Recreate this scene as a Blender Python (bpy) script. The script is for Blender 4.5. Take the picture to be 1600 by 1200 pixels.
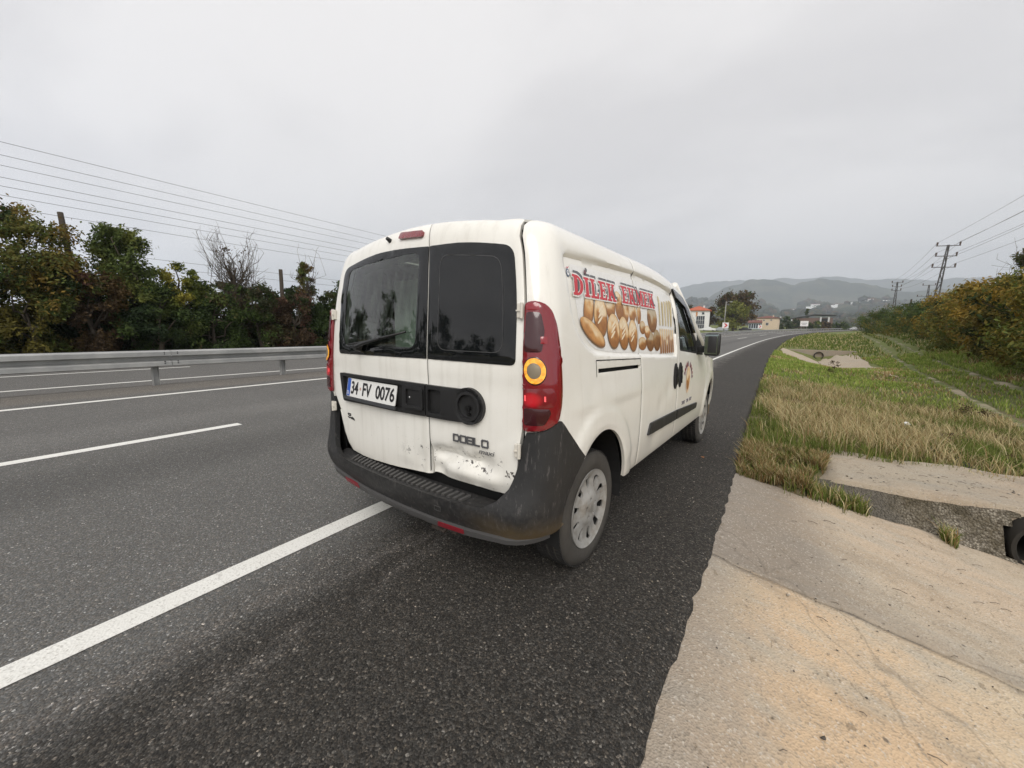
import bpy, bmesh, math, random
import numpy as np
from mathutils import Vector, Matrix
from mathutils.geometry import delaunay_2d_cdt

for o in list(bpy.data.objects): bpy.data.objects.remove(o, do_unlink=True)
scene = bpy.context.scene
COL = scene.collection
RAD = math.radians
rng = np.random.default_rng(7)
random.seed(7)

# ------------------------------------------------------------------ camera
cam_d = bpy.data.cameras.new('camera'); cam = bpy.data.objects.new('camera', cam_d); COL.objects.link(cam)
cam_d.sensor_width = 36.0; cam_d.lens = 600.14 / 1600 * 36; cam_d.clip_start = 0.05; cam_d.clip_end = 20000
_yaw, _pit, _rol = 0.54084, 0.13791, -0.01656
_f = Vector((-math.sin(_yaw)*math.cos(_pit), math.cos(_yaw)*math.cos(_pit), -math.sin(_pit)))
_r = Vector((math.cos(_yaw), math.sin(_yaw), 0)); _d = _f.cross(_r)
_r2 = _r*math.cos(_rol) + _d*math.sin(_rol); _d2 = -_r*math.sin(_rol) + _d*math.cos(_rol)
M = Matrix((( _r2.x, -_d2.x, -_f.x, 1.52125), (_r2.y, -_d2.y, -_f.y, -2.06506), (_r2.z, -_d2.z, -_f.z, 1.30117), (0, 0, 0, 1)))
cam.matrix_world = M
scene.camera = cam

# ------------------------------------------------------------------ sky, sun, exposure
SUN_EL, SUN_AZ = 40.0, 152.0           # azimuth clockwise from +Y: high behind the camera's right shoulder, veiled
world = bpy.data.worlds.new('World'); scene.world = world; world.use_nodes = True
wt = world.node_tree; wt.nodes.clear()
def wn(t, **k):
    n = wt.nodes.new(t)
    for a, b in k.items(): setattr(n, a, b)
    return n
def wmath(op, a, b=None, clamp=False):
    n = wn('ShaderNodeMath', operation=op); n.use_clamp = clamp
    for i, v in enumerate((a, b)):
        if v is None: continue
        if isinstance(v, (int, float)): n.inputs[i].default_value = v
        else: wt.links.new(v, n.inputs[i])
    return n.outputs[0]
sky = wn('ShaderNodeTexSky', sky_type='NISHITA'); sky.sun_disc = False
sky.sun_elevation = RAD(SUN_EL); sky.sun_rotation = RAD(SUN_AZ)
tc = wn('ShaderNodeTexCoord'); sep = wn('ShaderNodeSeparateXYZ'); wt.links.new(tc.outputs['Generated'], sep.inputs[0])
zc = wmath('MAXIMUM', sep.outputs[2], 0.0)
den = wmath('ADD', zc, 0.22)
cx_, cy_ = wmath('DIVIDE', sep.outputs[0], den), wmath('DIVIDE', sep.outputs[1], den)
cmb = wn('ShaderNodeCombineXYZ'); wt.links.new(cx_, cmb.inputs[0]); wt.links.new(cy_, cmb.inputs[1])
mp = wn('ShaderNodeMapping'); mp.inputs['Rotation'].default_value = (0, 0, RAD(28)); mp.inputs['Scale'].default_value = (0.75, 1.5, 1)
wt.links.new(cmb.outputs[0], mp.inputs[0])
n1 = wn('ShaderNodeTexNoise'); n1.inputs['Scale'].default_value = 0.85; n1.inputs['Detail'].default_value = 5; n1.inputs['Roughness'].default_value = 0.48; n1.inputs['Distortion'].default_value = 0.25
wt.links.new(mp.outputs[0], n1.inputs['Vector'])
ramp = wn('ShaderNodeValToRGB'); ramp.color_ramp.interpolation = 'EASE'
ramp.color_ramp.elements[0].position = 0.38; ramp.color_ramp.elements[0].color = (4.55, 4.40, 4.38, 1)
ramp.color_ramp.elements[1].position = 0.60; ramp.color_ramp.elements[1].color = (5.62, 5.44, 5.36, 1)
wt.links.new(n1.outputs[0], ramp.inputs[0])
# overcast dome: brighter towards the zenith
grad = wmath('ADD', wmath('MULTIPLY', zc, 0.06), 0.99)
vm = wn('ShaderNodeVectorMath', operation='SCALE'); wt.links.new(ramp.outputs[0], vm.inputs[0]); wt.links.new(grad, vm.inputs['Scale'])
mx = wn('ShaderNodeMix', data_type='RGBA'); mx.inputs[0].default_value = 0.03
wt.links.new(vm.outputs[0], mx.inputs[6]); wt.links.new(sky.outputs[0], mx.inputs[7])
bg = wn('ShaderNodeBackground'); bg.inputs[1].default_value = 0.1
wt.links.new(mx.outputs[2], bg.inputs[0])
wo = wn('ShaderNodeOutputWorld'); wt.links.new(bg.outputs[0], wo.inputs[0])

sun_d = bpy.data.lights.new('sun', 'SUN'); sun_d.energy = 1.5; sun_d.angle = RAD(38); sun_d.color = (1.0, 0.965, 0.91)
sun = bpy.data.objects.new('sun', sun_d); COL.objects.link(sun)
_sd = Vector((math.sin(RAD(SUN_AZ))*math.cos(RAD(SUN_EL)), math.cos(RAD(SUN_AZ))*math.cos(RAD(SUN_EL)), math.sin(RAD(SUN_EL))))
sun.rotation_euler = _sd.to_track_quat('Z', 'Y').to_euler()

vs = scene.view_settings
vs.view_transform = 'Standard'; vs.look = 'None'; vs.exposure = 0.80; vs.gamma = 1.0; vs.use_curve_mapping = False
scene.render.engine = 'CYCLES'
scene.cycles.volume_bounces = 1
scene.cycles.max_bounces = 8
scene.cycles.transparent_max_bounces = 12

# ------------------------------------------------------------------ helpers
def tag(o, label=None, cat=None, group=None, kind=None):
    if label: o['label'] = label
    if cat: o['category'] = cat
    if group: o['group'] = group
    if kind: o['kind'] = kind
    return o
def empty(name, loc=(0, 0, 0), rz=0.0, label=None, cat=None, group=None):
    o = bpy.data.objects.new(name, None); COL.objects.link(o); o.location = loc; o.rotation_euler = (0, 0, rz); o.empty_display_size = .2
    return tag(o, label, cat, group)
def mesh_obj(name, verts, faces, mat=None, parent=None, smooth=False, cols=None, sharp=None, uv=None):
    me = bpy.data.meshes.new(name)
    if isinstance(verts, np.ndarray) and isinstance(faces, np.ndarray):
        nv, nf, k = len(verts), len(faces), faces.shape[1]
        me.vertices.add(nv); me.vertices.foreach_set('co', verts.astype(np.float32).ravel())
        me.loops.add(nf*k); me.loops.foreach_set('vertex_index', faces.astype(np.int32).ravel())
        me.polygons.add(nf); me.polygons.foreach_set('loop_start', np.arange(0, nf*k, k, dtype=np.int32))
        me.update(calc_edges=True)
    else:
        me.from_pydata([tuple(v) for v in verts], [], [tuple(f) for f in faces]); me.update()
    if cols is not None:
        at = me.color_attributes.new('Col', 'FLOAT_COLOR', 'POINT')
        c = np.ones((len(me.vertices), 4), np.float32); c[:, :cols.shape[1]] = cols; at.data.foreach_set('color', c.ravel())
    if uv is not None:
        at = me.attributes.new('surf', 'FLOAT_VECTOR', 'POINT')
        c = np.zeros((len(me.vertices), 3), np.float32); c[:, :2] = uv; at.data.foreach_set('vector', c.ravel())
    if smooth: me.polygons.foreach_set('use_smooth', np.ones(len(me.polygons), bool))
    if sharp: me.set_sharp_from_angle(angle=RAD(sharp))
    if mat: me.materials.append(mat)
    o = bpy.data.objects.new(name, me); COL.objects.link(o)
    if parent: o.parent = parent
    return o
class MB:
    """collects shapes for ONE mesh object"""
    def __init__(s): s.v = []; s.f = []
    def add(s, v, f):
        b = len(s.v); s.v += [tuple(x) for x in v]; s.f += [tuple(i+b for i in q) for q in f]; return s
    def box(s, c, d, rz=0, ry=0, rx=0):
        R = Matrix.Rotation(rz, 3, 'Z') @ Matrix.Rotation(ry, 3, 'Y') @ Matrix.Rotation(rx, 3, 'X')
        v = [Vector(c) + R @ Vector((sx*d[0]/2, sy*d[1]/2, sz*d[2]/2)) for sz in (-1, 1) for sy in (-1, 1) for sx in (-1, 1)]
        return s.add(v, [(0, 2, 3, 1), (4, 5, 7, 6), (0, 1, 5, 4), (2, 6, 7, 3), (0, 4, 6, 2), (1, 3, 7, 5)])
    def bevbox(s, c, d, b, rz=0, ry=0, rx=0):
        bm = bmesh.new(); bmesh.ops.create_cube(bm, size=1)
        for v in bm.verts: v.co = Vector((v.co.x*d[0], v.co.y*d[1], v.co.z*d[2]))
        bmesh.ops.bevel(bm, geom=list(bm.edges), offset=b, segments=2, profile=.6, affect='EDGES')
        R = Matrix.Rotation(rz, 3, 'Z') @ Matrix.Rotation(ry, 3, 'Y') @ Matrix.Rotation(rx, 3, 'X')
        bm.verts.ensure_lookup_table()
        s.add([Vector(c) + R @ v.co for v in bm.verts], [[v.index for v in f.verts] for f in bm.faces]); bm.free(); return s
    def tube(s, pts, rad, n=8, cap=True):
        pts = [Vector(p) for p in pts]; rs = rad if isinstance(rad, (list, tuple)) else [rad]*len(pts)
        b = len(s.v); up = None
        for i, p in enumerate(pts):
            t = (pts[min(i+1, len(pts)-1)] - pts[max(i-1, 0)]).normalized()
            if up is None: up = Vector((0, 0, 1)) if abs(t.z) < .9 else Vector((1, 0, 0))
            u = (up - t*up.dot(t)).normalized(); w = t.cross(u); up = u
            for k in range(n):
                a = 2*math.pi*k/n; s.v.append(tuple(p + (u*math.cos(a) + w*math.sin(a))*rs[i]))
        for i in range(len(pts)-1):
            for k in range(n): s.f.append((b+i*n+k, b+i*n+(k+1) % n, b+(i+1)*n+(k+1) % n, b+(i+1)*n+k))
        if cap: s.f.append(tuple(b+k for k in reversed(range(n)))); s.f.append(tuple(b+(len(pts)-1)*n+k for k in range(n)))
        return s
    def lathe(s, prof, n=32, axis='X', c=(0, 0, 0), close=False):
        """prof: (radius, along) pairs"""
        b = len(s.v)
        for r, a in prof:
            for k in range(n):
                t = 2*math.pi*k/n
                q = {'X': (a, r*math.cos(t), r*math.sin(t)), 'Y': (r*math.cos(t), a, r*math.sin(t)), 'Z': (r*math.cos(t), r*math.sin(t), a)}[axis]
                s.v.append((q[0]+c[0], q[1]+c[1], q[2]+c[2]))
        m = len(prof)
        for i in range(m if close else m-1):
            for k in range(n): s.f.append((b+i*n+k, b+i*n+(k+1) % n, b+((i+1) % m)*n+(k+1) % n, b+((i+1) % m)*n+k))
        return s
    def prism(s, poly, z0, z1):
        n = len(poly); b = [(x, y, z0) for x, y in poly] + [(x, y, z1) for x, y in poly]
        return s.add(b, [tuple(reversed(range(n))), tuple(range(n, 2*n))] + [(i, (i+1) % n, n+(i+1) % n, n+i) for i in range(n)])
    def build(s, name, mat, parent=None, smooth=False, sharp=None, cols=None):
        return mesh_obj(name, s.v, s.f, mat, parent, smooth, cols, sharp)
def recalc(o):
    bm = bmesh.new(); bm.from_mesh(o.data); bmesh.ops.recalc_face_normals(bm, faces=list(bm.faces)); bm.to_mesh(o.data); bm.free(); return o

# ------------------------------------------------------------------ materials
def mat(name):
    m = bpy.data.materials.new(name); m.use_nodes = True
    b = m.node_tree.nodes['Principled BSDF']
    return m, m.node_tree, b
def setp(b, **k):
    names = dict(col='Base Color', rough='Roughness', metal='Metallic', spec='Specular IOR Level', coat='Coat Weight', crough='Coat Roughness', trans='Transmission Weight', ior='IOR', em='Emission Color', ems='Emission Strength', sheen='Sheen Weight', sss='Subsurface Weight')
    for a, v in k.items():
        if a in ('col', 'em') and len(v) == 3: v = (*v, 1)
        b.inputs[names[a]].default_value = v
def plain(name, col, rough=.6, metal=0, **k):
    m, t, b = mat(name); setp(b, col=col, rough=rough, metal=metal, **k); return m
class G:
    """small node-graph helper"""
    def __init__(s, t): s.t = t
    def n(s, ty, ins=None, **k):
        n = s.t.nodes.new(ty)
        for a, v in k.items(): setattr(n, a, v)
        for a, v in (ins or {}).items(): s.set(n.inputs[a], v)
        return n
    def set(s, sock, v):
        if hasattr(v, 'is_output') or isinstance(v, bpy.types.NodeSocket): s.t.links.new(v, sock)
        else: sock.default_value = v
    def m(s, op, a, b=0.0, c=0.0, clamp=False):
        n = s.n('ShaderNodeMath', operation=op, use_clamp=clamp); s.set(n.inputs[0], a); s.set(n.inputs[1], b); s.set(n.inputs[2], c); return n.outputs[0]
    def mix(s, f, a, b, blend='MIX'):
        n = s.n('ShaderNodeMix', data_type='RGBA', blend_type=blend)
        s.set(n.inputs[0], f)
        for i, v in ((6, a), (7, b)): s.set(n.inputs[i], (*v, 1) if isinstance(v, tuple) and len(v) == 3 else v)
        return n.outputs[2]
    def noise(s, vec, scale, detail=3, rough=.5, dist=0.0):
        n = s.n('ShaderNodeTexNoise', {'Scale': scale, 'Detail': detail, 'Roughness': rough, 'Distortion': dist})
        if vec is not None: s.t.links.new(vec, n.inputs['Vector'])
        return n.outputs[0]
    def voro(s, vec, scale, out='Distance', rnd=1.0, feature='F1'):
        n = s.n('ShaderNodeTexVoronoi', {'Scale': scale, 'Randomness': rnd}, feature=feature)
        if vec is not None: s.t.links.new(vec, n.inputs['Vector'])
        return n.outputs[out]
    def ramp(s, f, *els, interp='LINEAR'):
        n = s.n('ShaderNodeValToRGB', {'Fac': f}); cr = n.color_ramp; cr.interpolation = interp
        while len(cr.elements) < len(els): cr.elements.new(.5)
        for e, (p_, c) in zip(cr.elements, els):
            e.position = p_; e.color = (c, c, c, 1) if isinstance(c, (int, float)) else (*c, 1)
        return n.outputs[0]
    def sm(s, f, a, b):     # smoothstep map a..b -> 0..1
        n = s.n('ShaderNodeMapRange', {'Value': f, 'From Min': a, 'From Max': b}, interpolation_type='SMOOTHSTEP'); return n.outputs[0]
    def obj(s): return s.n('ShaderNodeTexCoord').outputs['Object']
    def pos(s): return s.n('ShaderNodeNewGeometry').outputs['Position']
    def attr(s, name, o='Vector'): return s.n('ShaderNodeAttribute', attribute_name=name).outputs[o]
    def scale(s, vec, sc, rot=(0, 0, 0)):
        n = s.n('ShaderNodeMapping', {'Scale': sc, 'Rotation': rot}); s.t.links.new(vec, n.inputs[0]); return n.outputs[0]
    def bump(s, h, strength, dist=.01):
        n = s.n('ShaderNodeBump', {'Height': h, 'Strength': strength, 'Distance': dist}); return n.outputs[0]
    def xyz(s, vec):
        n = s.n('ShaderNodeSeparateXYZ'); s.t.links.new(vec, n.inputs[0]); return n.outputs
def link(t, o, b, name): t.links.new(o, b.inputs[name])

# ================================================================== road frame
HEAD, CURV = 0.03, 1/700.0
_S = np.arange(-60, 420, .5); _th = np.where(_S > 0, HEAD + _S*CURV, HEAD)
_cx = np.concatenate([[0], np.cumsum((np.sin(_th[1:])+np.sin(_th[:-1]))/2*.5)]); _cy = np.concatenate([[0], np.cumsum((np.cos(_th[1:])+np.cos(_th[:-1]))/2*.5)])
_i0 = int(np.argmin(abs(_S))); _cx -= _cx[_i0]; _cy -= _cy[_i0]
def road_xy(s, o):
    s = np.asarray(s, float); th = np.where(s > 0, HEAD + s*CURV, HEAD)
    return np.interp(s, _S, _cx) + o*np.cos(th), np.interp(s, _S, _cy) - o*np.sin(th)
def road_so(x, y):
    x = np.asarray(x, float); y = np.asarray(y, float); s = y.copy()
    for _ in range(6):
        sc = np.clip(s, -60, 419); th = np.where(sc > 0, HEAD + sc*CURV, HEAD)
        s = sc + (x-np.interp(sc, _S, _cx))*np.sin(th) + (y-np.interp(sc, _S, _cy))*np.cos(th)
    sc = np.clip(s, -60, 419); th = np.where(sc > 0, HEAD + sc*CURV, HEAD)
    return sc, (x-np.interp(sc, _S, _cx))*np.cos(th) - (y-np.interp(sc, _S, _cy))*np.sin(th)
GR = .02
def zroad(s):
    s = np.asarray(s, float)
    return np.where(s < 10, 0, np.where(s < 50, GR*(s-10)**2/80, GR*20 + GR*(s-50)))
def vnoise(x, y, seed=0):
    """smooth value noise, vectorised"""
    x = np.asarray(x, float); y = np.asarray(y, float)
    xi, yi = np.floor(x).astype(np.int64), np.floor(y).astype(np.int64); fx, fy = x-xi, y-yi
    fx, fy = fx*fx*(3-2*fx), fy*fy*(3-2*fy)
    def h(a, b):
        n = (a*374761393 + b*668265263 + seed*974711) & 0x7fffffff
        n = ((n ^ (n >> 13))*1274126177) & 0x7fffffff
        return ((n ^ (n >> 16)) & 0xffff)/65535.0
    return (h(xi, yi)*(1-fx) + h(xi+1, yi)*fx)*(1-fy) + (h(xi, yi+1)*(1-fx) + h(xi+1, yi+1)*fx)*fy
def fbm(x, y, oct=4, seed=0):
    a, t, v = 1.0, 0.0, 0.0
    for i in range(oct): v = v + a*vnoise(x*2**i, y*2**i, seed+i); t += a; a *= .5
    return v/t
APX = 1.45                      # where the concrete apron begins
def apron_z(x): return -.035 - .235*np.maximum(x-APX, 0)
_oR = np.array([(1.2, -.10), (1.7, -.10), (2.6, -.15), (5, -.32), (7.2, -.33), (9.5, -.05), (13, .7), (20, 1.3), (60, 2.6), (400, 9)])
_oL = np.array([(-400, 7), (-60, 1.6), (-34, .5), (-25, -.15), (-20.8, -.33), (-20.2, -.36), (-10.3, -.36), (-9.7, -.36), (-9.4, -.14), (1.2, -.10)])
def H(x, y):
    s, o = road_so(x, y)
    dz = np.where(o > 1.2, np.interp(o, _oR[:, 0], _oR[:, 1]), np.interp(o, _oL[:, 0], _oL[:, 1]))
    n = (fbm(x*.35, y*.35, 3, 5)-.5)*.28*np.clip((o-1.8)/3, 0, 1) + (fbm(x*.1, y*.1, 2, 9)-.5)*.8*np.clip((o-12)/20, 0, 1)
    z = zroad(s) + dz + n
    yb_ = 2.30+1.35*np.clip((x-2.15)/.35, 0, 1); near = np.clip((yb_-y)/.12, 0, 1)*np.clip((x-1.3)/.3, 0, 1)*np.clip((y+30)/5, 0, 1)
    zc = np.where(x < 4.4, apron_z(x), apron_z(4.4)+.3*(x-4.4))-.12
    zc = np.where(x > 6.5, z, zc)
    z = z*(1-near) + np.minimum(z, zc)*near
    # far funnel
    f = np.clip(1-np.abs(o-4.7)/2.7, 0, 1)*np.clip((s-19)/19, 0, 1)*np.clip((42.6-s)/.5, 0, 1)
    return z - .95*f

# ---- materials of the ground
def asphalt_mat():
    m, t, b = mat('asphalt'); g = G(t); sv = g.attr('surf'); X = g.xyz(sv); pos = g.pos()
    big = g.noise(pos, .35, 4, .6); mid = g.noise(pos, 3.5, 4, .6); wobble = g.noise(pos, 1.3, 3)
    vc = g.voro(pos, 130, 'Color'); vd = g.voro(pos, 130, 'Distance'); vf = g.voro(pos, 260, 'Color')
    rnd = g.xyz(vc)[0]; rnd2 = g.xyz(vf)[1]
    tint = g.mix(g.xyz(vc)[2], (.058, .058, .062), (.072, .066, .054))
    stone = g.ramp(rnd, (0, .30), (.45, .80), (.85, 1.45), (.955, 2.3), (.990, 3.6), (1, 6.5))
    stone2 = g.ramp(rnd2, (0, .6), (.8, 1.1), (1, 2.0))
    lum = g.m('MULTIPLY', stone, stone2)
    # running lanes: paler, polished; shoulder: newer, darker, browner
    lat = g.m('ADD', X[0], g.m('MULTIPLY', g.m('SUBTRACT', wobble, .5), .5))
    should = g.sm(lat, -.62, -.05)
    lane = g.mix(big, (.100, .100, .097), (.138, .137, .131))
    base = g.mix(should, lane, g.mix(g.noise(pos, .6, 3), (.032, .030, .027), (.048, .044, .038)))
    # wheel-path polish
    w1 = g.m('MULTIPLY', g.sm(g.m('ABSOLUTE', g.m('ADD', X[0], 5.1)), .7, .1), .16); w2 = g.m('MULTIPLY', g.sm(g.m('ABSOLUTE', g.m('ADD', X[0], 3.1)), .8, .1), -.22)
    base = g.mix(1.0, base, g.n('ShaderNodeCombineColor', {0: g.m('ADD', 1.0, g.m('ADD', w1, w2)), 1: g.m('ADD', 1.0, g.m('ADD', w1, w2)), 2: g.m('ADD', 1.0, g.m('ADD', w1, w2))}).outputs[0], 'MULTIPLY')
    # ravelled, scuffed strip right beside the edge line
    scuff = g.m('MULTIPLY', g.sm(g.m('ABSOLUTE', g.m('ADD', X[0], .18)), .42, .05), g.sm(g.noise(g.scale(sv, (2.6, .9, 1)), 1.5, 5, .65), .44, .60))
    base = g.mix(g.m('MULTIPLY', scuff, .7), base, (.125, .117, .108))
    # gritty margin by the barrier
    marg = g.m('MULTIPLY', g.sm(lat, -8.05, -8.5), g.m('GREATER_THAN', X[0], -9.9)); base = g.mix(g.m('MULTIPLY', marg, g.m('ADD', .35, g.m('MULTIPLY', mid, .6))), base, (.17, .157, .138))
    lumc = g.n('ShaderNodeCombineColor', {0: lum, 1: lum, 2: lum}).outputs[0]
    camd = g.n('ShaderNodeCameraData').outputs['View Distance']
    det = g.m('MULTIPLY', g.sm(g.m('MULTIPLY', X[1], 1.0), 30, 8), g.m('ADD', .45, g.m('MULTIPLY', should, .45)))
    col = g.mix(det, base, g.mix(1.0, base, lumc, 'MULTIPLY'))
    col = g.mix(g.m('MULTIPLY', g.m('GREATER_THAN', g.xyz(vc)[1], .6), .35), col, g.mix(1.0, col, (1.25, 1.05, .85), 'MULTIPLY'))
    link(t, col, b, 'Base Color')
    setp(b, spec=.35); t.links.new(g.m('SUBTRACT', .93, g.m('MULTIPLY', big, .12)), b.inputs['Roughness'])
    hgt = g.m('ADD', g.m('MULTIPLY', g.m('SUBTRACT', 1.0, vd), .6), g.m('MULTIPLY', g.noise(pos, 40, 3), .6))
    link(t, g.bump(hgt, .85, .008), b, 'Normal')
    return m
def paint_mat():
    m, t, b = mat('road_paint'); g = G(t); pos = g.pos()
    vc = g.voro(pos, 130, 'Color'); n = g.noise(pos, 2.2, 4, .6)
    base = g.mix(n, (.66, .65, .60), (.80, .79, .75)); base = g.mix(g.ramp(g.xyz(vc)[0], (0, .5), (.16, .0)), base, (.34, .32, .28))
    base = g.mix(g.m('MULTIPLY', g.sm(g.noise(pos, 9, 5, .7), .60, .75), .5), base, (.30, .28, .25))
    link(t, base, b, 'Base Color'); setp(b, rough=.7)
    link(t, g.bump(g.m('ADD', g.voro(pos, 95), g.noise(pos, 60)), .35, .006), b, 'Normal'); return m
def concrete_mat(name='apron_concrete', warm=1.0, dark=0.0):
    m, t, b = mat(name); g = G(t); pos = g.pos(); X = g.xyz(pos)
    n1 = g.noise(pos, .75, 4, .55); n2 = g.noise(pos, 5, 5, .65); n3 = g.noise(g.scale(pos, (1, 2.5, 1)), 1.6, 4, .6)
    vc = g.xyz(g.voro(pos, 120, 'Color')); vd = g.voro(pos, 120)
    c = g.mix(g.sm(n1, .38, .62), (.57, .47, .335), (.60, .44, .285))
    c = g.mix(g.m('MULTIPLY', g.sm(n3, .45, .7), .7), c, (.43, .40, .33)); up = g.sm(g.m('SUBTRACT', X[1], g.m('ADD', .315, g.m('MULTIPLY', X[0], .10))), -.01, .01); c = g.mix(g.m('MULTIPLY', up, .5), c, (.42, .37, .305)); oldc = g.m('MULTIPLY', g.m('MULTIPLY', up, g.sm(g.m('ADD', X[0], g.m('MULTIPLY', n1, 1.1)), 3.05, 2.35)), .8); c = g.mix(oldc, c, (.235, .20, .165)); st = g.m('MULTIPLY', g.sm(g.noise(g.scale(pos, (1.2, 3.0, 1)), 1.1, 5, .65), .50, .68), .5); c = g.mix(st, c, (.34, .265, .185))
    grey = g.m('MULTIPLY', g.sm(g.m('ADD', X[0], g.m('MULTIPLY', n2, .45)), 2.15, 1.62), .75)
    c = g.mix(grey, c, (.30, .265, .225))
    c = g.mix(g.m('MULTIPLY', g.sm(n2, .52, .75), .35), c, (.30, .25, .19))
    c = g.mix(g.ramp(vc[0], (0, .55), (.22, .0)), c, (.24, .21, .17)); c = g.mix(g.ramp(vc[1], (.85, .0), (1, .5)), c, (.66, .61, .53))
    pit = g.voro(pos, 9, 'Distance'); pr = g.xyz(g.voro(pos, 9, 'Color'))[0]
    spot = g.m('MULTIPLY', g.sm(pit, .13, .05), g.m('GREATER_THAN', pr, .86)); c = g.mix(g.m('MULTIPLY', spot, .75), c, (.09, .08, .07))
    jb = g.m('SUBTRACT', X[1], g.m('ADD', .315, g.m('MULTIPLY', X[0], .10)));  band = g.m('MULTIPLY', g.m('MULTIPLY', g.sm(jb, -.02, .01), g.sm(g.m('ADD', jb, g.m('MULTIPLY', n2, .22)), .36, .10)), g.m('MULTIPLY', n2, .95)); c = g.mix(band, c, (.235, .205, .17))
    pk = g.m('MULTIPLY', g.sm(g.noise(g.scale(pos, (30, 14, 14), (0, 0, -.35)), 1.0, 3, .6), .63, .70), .55); c = g.mix(pk, c, (.20, .155, .105))
    if dark: c = g.mix(dark, c, (.13, .12, .10))
    link(t, c, b, 'Base Color'); setp(b, rough=.92, spec=.2)
    h = g.m('ADD', g.m('MULTIPLY', vd, .5), g.m('ADD', g.m('MULTIPLY', n2, .9), g.m('MULTIPLY', g.noise(pos, 45, 4), .6)))
    crk = g.sm(g.voro(g.n('ShaderNodeVectorMath', {0: pos, 1: g.n('ShaderNodeTexNoise', {'Scale': 3.0, 'Detail': 4.0}).outputs[1]}, operation='ADD').outputs[0], .55, 'Distance', feature='DISTANCE_TO_EDGE'), .006, .0)
    link(t, g.mix(g.m('MULTIPLY', crk, .28), c, (.10, .085, .065)), b, 'Base Color'); link(t, g.bump(h, .75, .010), b, 'Normal'); return m
def soil_mat():
    m, t, b = mat('verge_soil'); g = G(t); pos = g.pos(); n = g.noise(pos, .5, 5, .6); n2 = g.noise(pos, 6, 5, .65); n3 = g.noise(pos, .08, 4, .55)
    c = g.mix(g.sm(n, .35, .6), (.095, .100, .045), (.155, .140, .075)); c = g.mix(g.sm(n2, .40, .58), c, (.17, .135, .085))
    c = g.mix(g.m('MULTIPLY', g.sm(n3, .45, .6), .5), c, (.08, .115, .035)); c = g.mix(g.m('MULTIPLY', g.sm(g.xyz(pos)[1], 8, 30), .7), c, g.mix(n2, (.11, .155, .040), (.19, .21, .075)))
    link(t, c, b, 'Base Color'); setp(b, rough=.95, spec=.1); link(t, g.bump(n2, .8, .05), b, 'Normal'); return m
def track_mat():
    m, t, b = mat('dirt_track'); g = G(t); pos = g.pos(); n = g.noise(pos, 3, 5, .65); n2 = g.noise(pos, 18, 4)
    c = g.mix(n, (.30, .25, .18), (.47, .41, .31)); c = g.mix(g.m('MULTIPLY', n2, .4), c, (.16, .14, .08)); c = g.mix(g.sm(g.noise(pos, 1.1, 5, .7), .38, .55), c, (.12, .14, .055))
    link(t, c, b, 'Base Color'); setp(b, rough=.95, spec=.1); link(t, g.bump(n2, .6, .03), b, 'Normal'); return m
def rubble_mat():
    m, t, b = mat('mortared_gravel'); g = G(t); pos = g.pos(); v = g.voro(pos, 58); vc = g.xyz(g.voro(pos, 58, 'Color')); n = g.noise(pos, 2.5, 4, .6)
    c = g.mix(vc[0], (.14, .12, .095), (.40, .36, .29)); c = g.mix(g.m('MULTIPLY', g.sm(v, .45, .75), .7), c, (.10, .085, .06)); c = g.mix(g.sm(n, .42, .62), c, (.13, .11, .075)); c = g.mix(g.m('MULTIPLY', g.sm(g.noise(pos, 9, 4, .6), .5, .65), .6), c, (.07, .06, .04))
    c = g.mix(g.sm(g.m('ADD', g.xyz(pos)[0], g.m('MULTIPLY', n, .5)), 3.25, 3.0), c, (.155, .14, .115)); link(t, c, b, 'Base Color'); setp(b, rough=.95, spec=.15); link(t, g.bump(v, 1.0, -.03), b, 'Normal'); return m
ASPH, PAINT, CONC, SOIL, TRACK, RUBBLE = asphalt_mat(), paint_mat(), concrete_mat(), soil_mat(), track_mat(), rubble_mat()
CONC_D = concrete_mat('ditch_concrete', dark=.55); CONC_F = concrete_mat('inlet_concrete', dark=.15); CONC_L = concrete_mat('ledge_concrete', dark=.28)

def grid_mesh(name, X, Y, Z, m, uv=None, parent=None, smooth=True):
    ny, nx = X.shape; v = np.stack([X, Y, Z], -1).reshape(-1, 3)
    i = np.arange(ny*nx).reshape(ny, nx); f = np.stack([i[:-1, :-1], i[:-1, 1:], i[1:, 1:], i[1:, :-1]], -1).reshape(-1, 4)
    return mesh_obj(name, v, f, m, parent, smooth, uv=None if uv is None else uv.reshape(-1, 2))

# ---- the ground sheet
gx = np.unique(np.concatenate([-np.geomspace(30, 420, 24)[::-1], np.arange(-30, 1.2, 1.5), np.arange(1.0, 10, .22), np.arange(10, 26, 1.0), np.geomspace(26, 420, 22)]))
gy = np.unique(np.concatenate([-np.geomspace(8, 300, 10)[::-1], np.arange(-7, 2.4, .5), np.arange(2.4, 14, .22), np.arange(14, 60, .8), np.geomspace(60, 430, 44)]))
GX, GY = np.meshgrid(gx, gy)
tag(grid_mesh('ground', GX, GY, H(GX, GY), SOIL), kind='structure')

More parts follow.
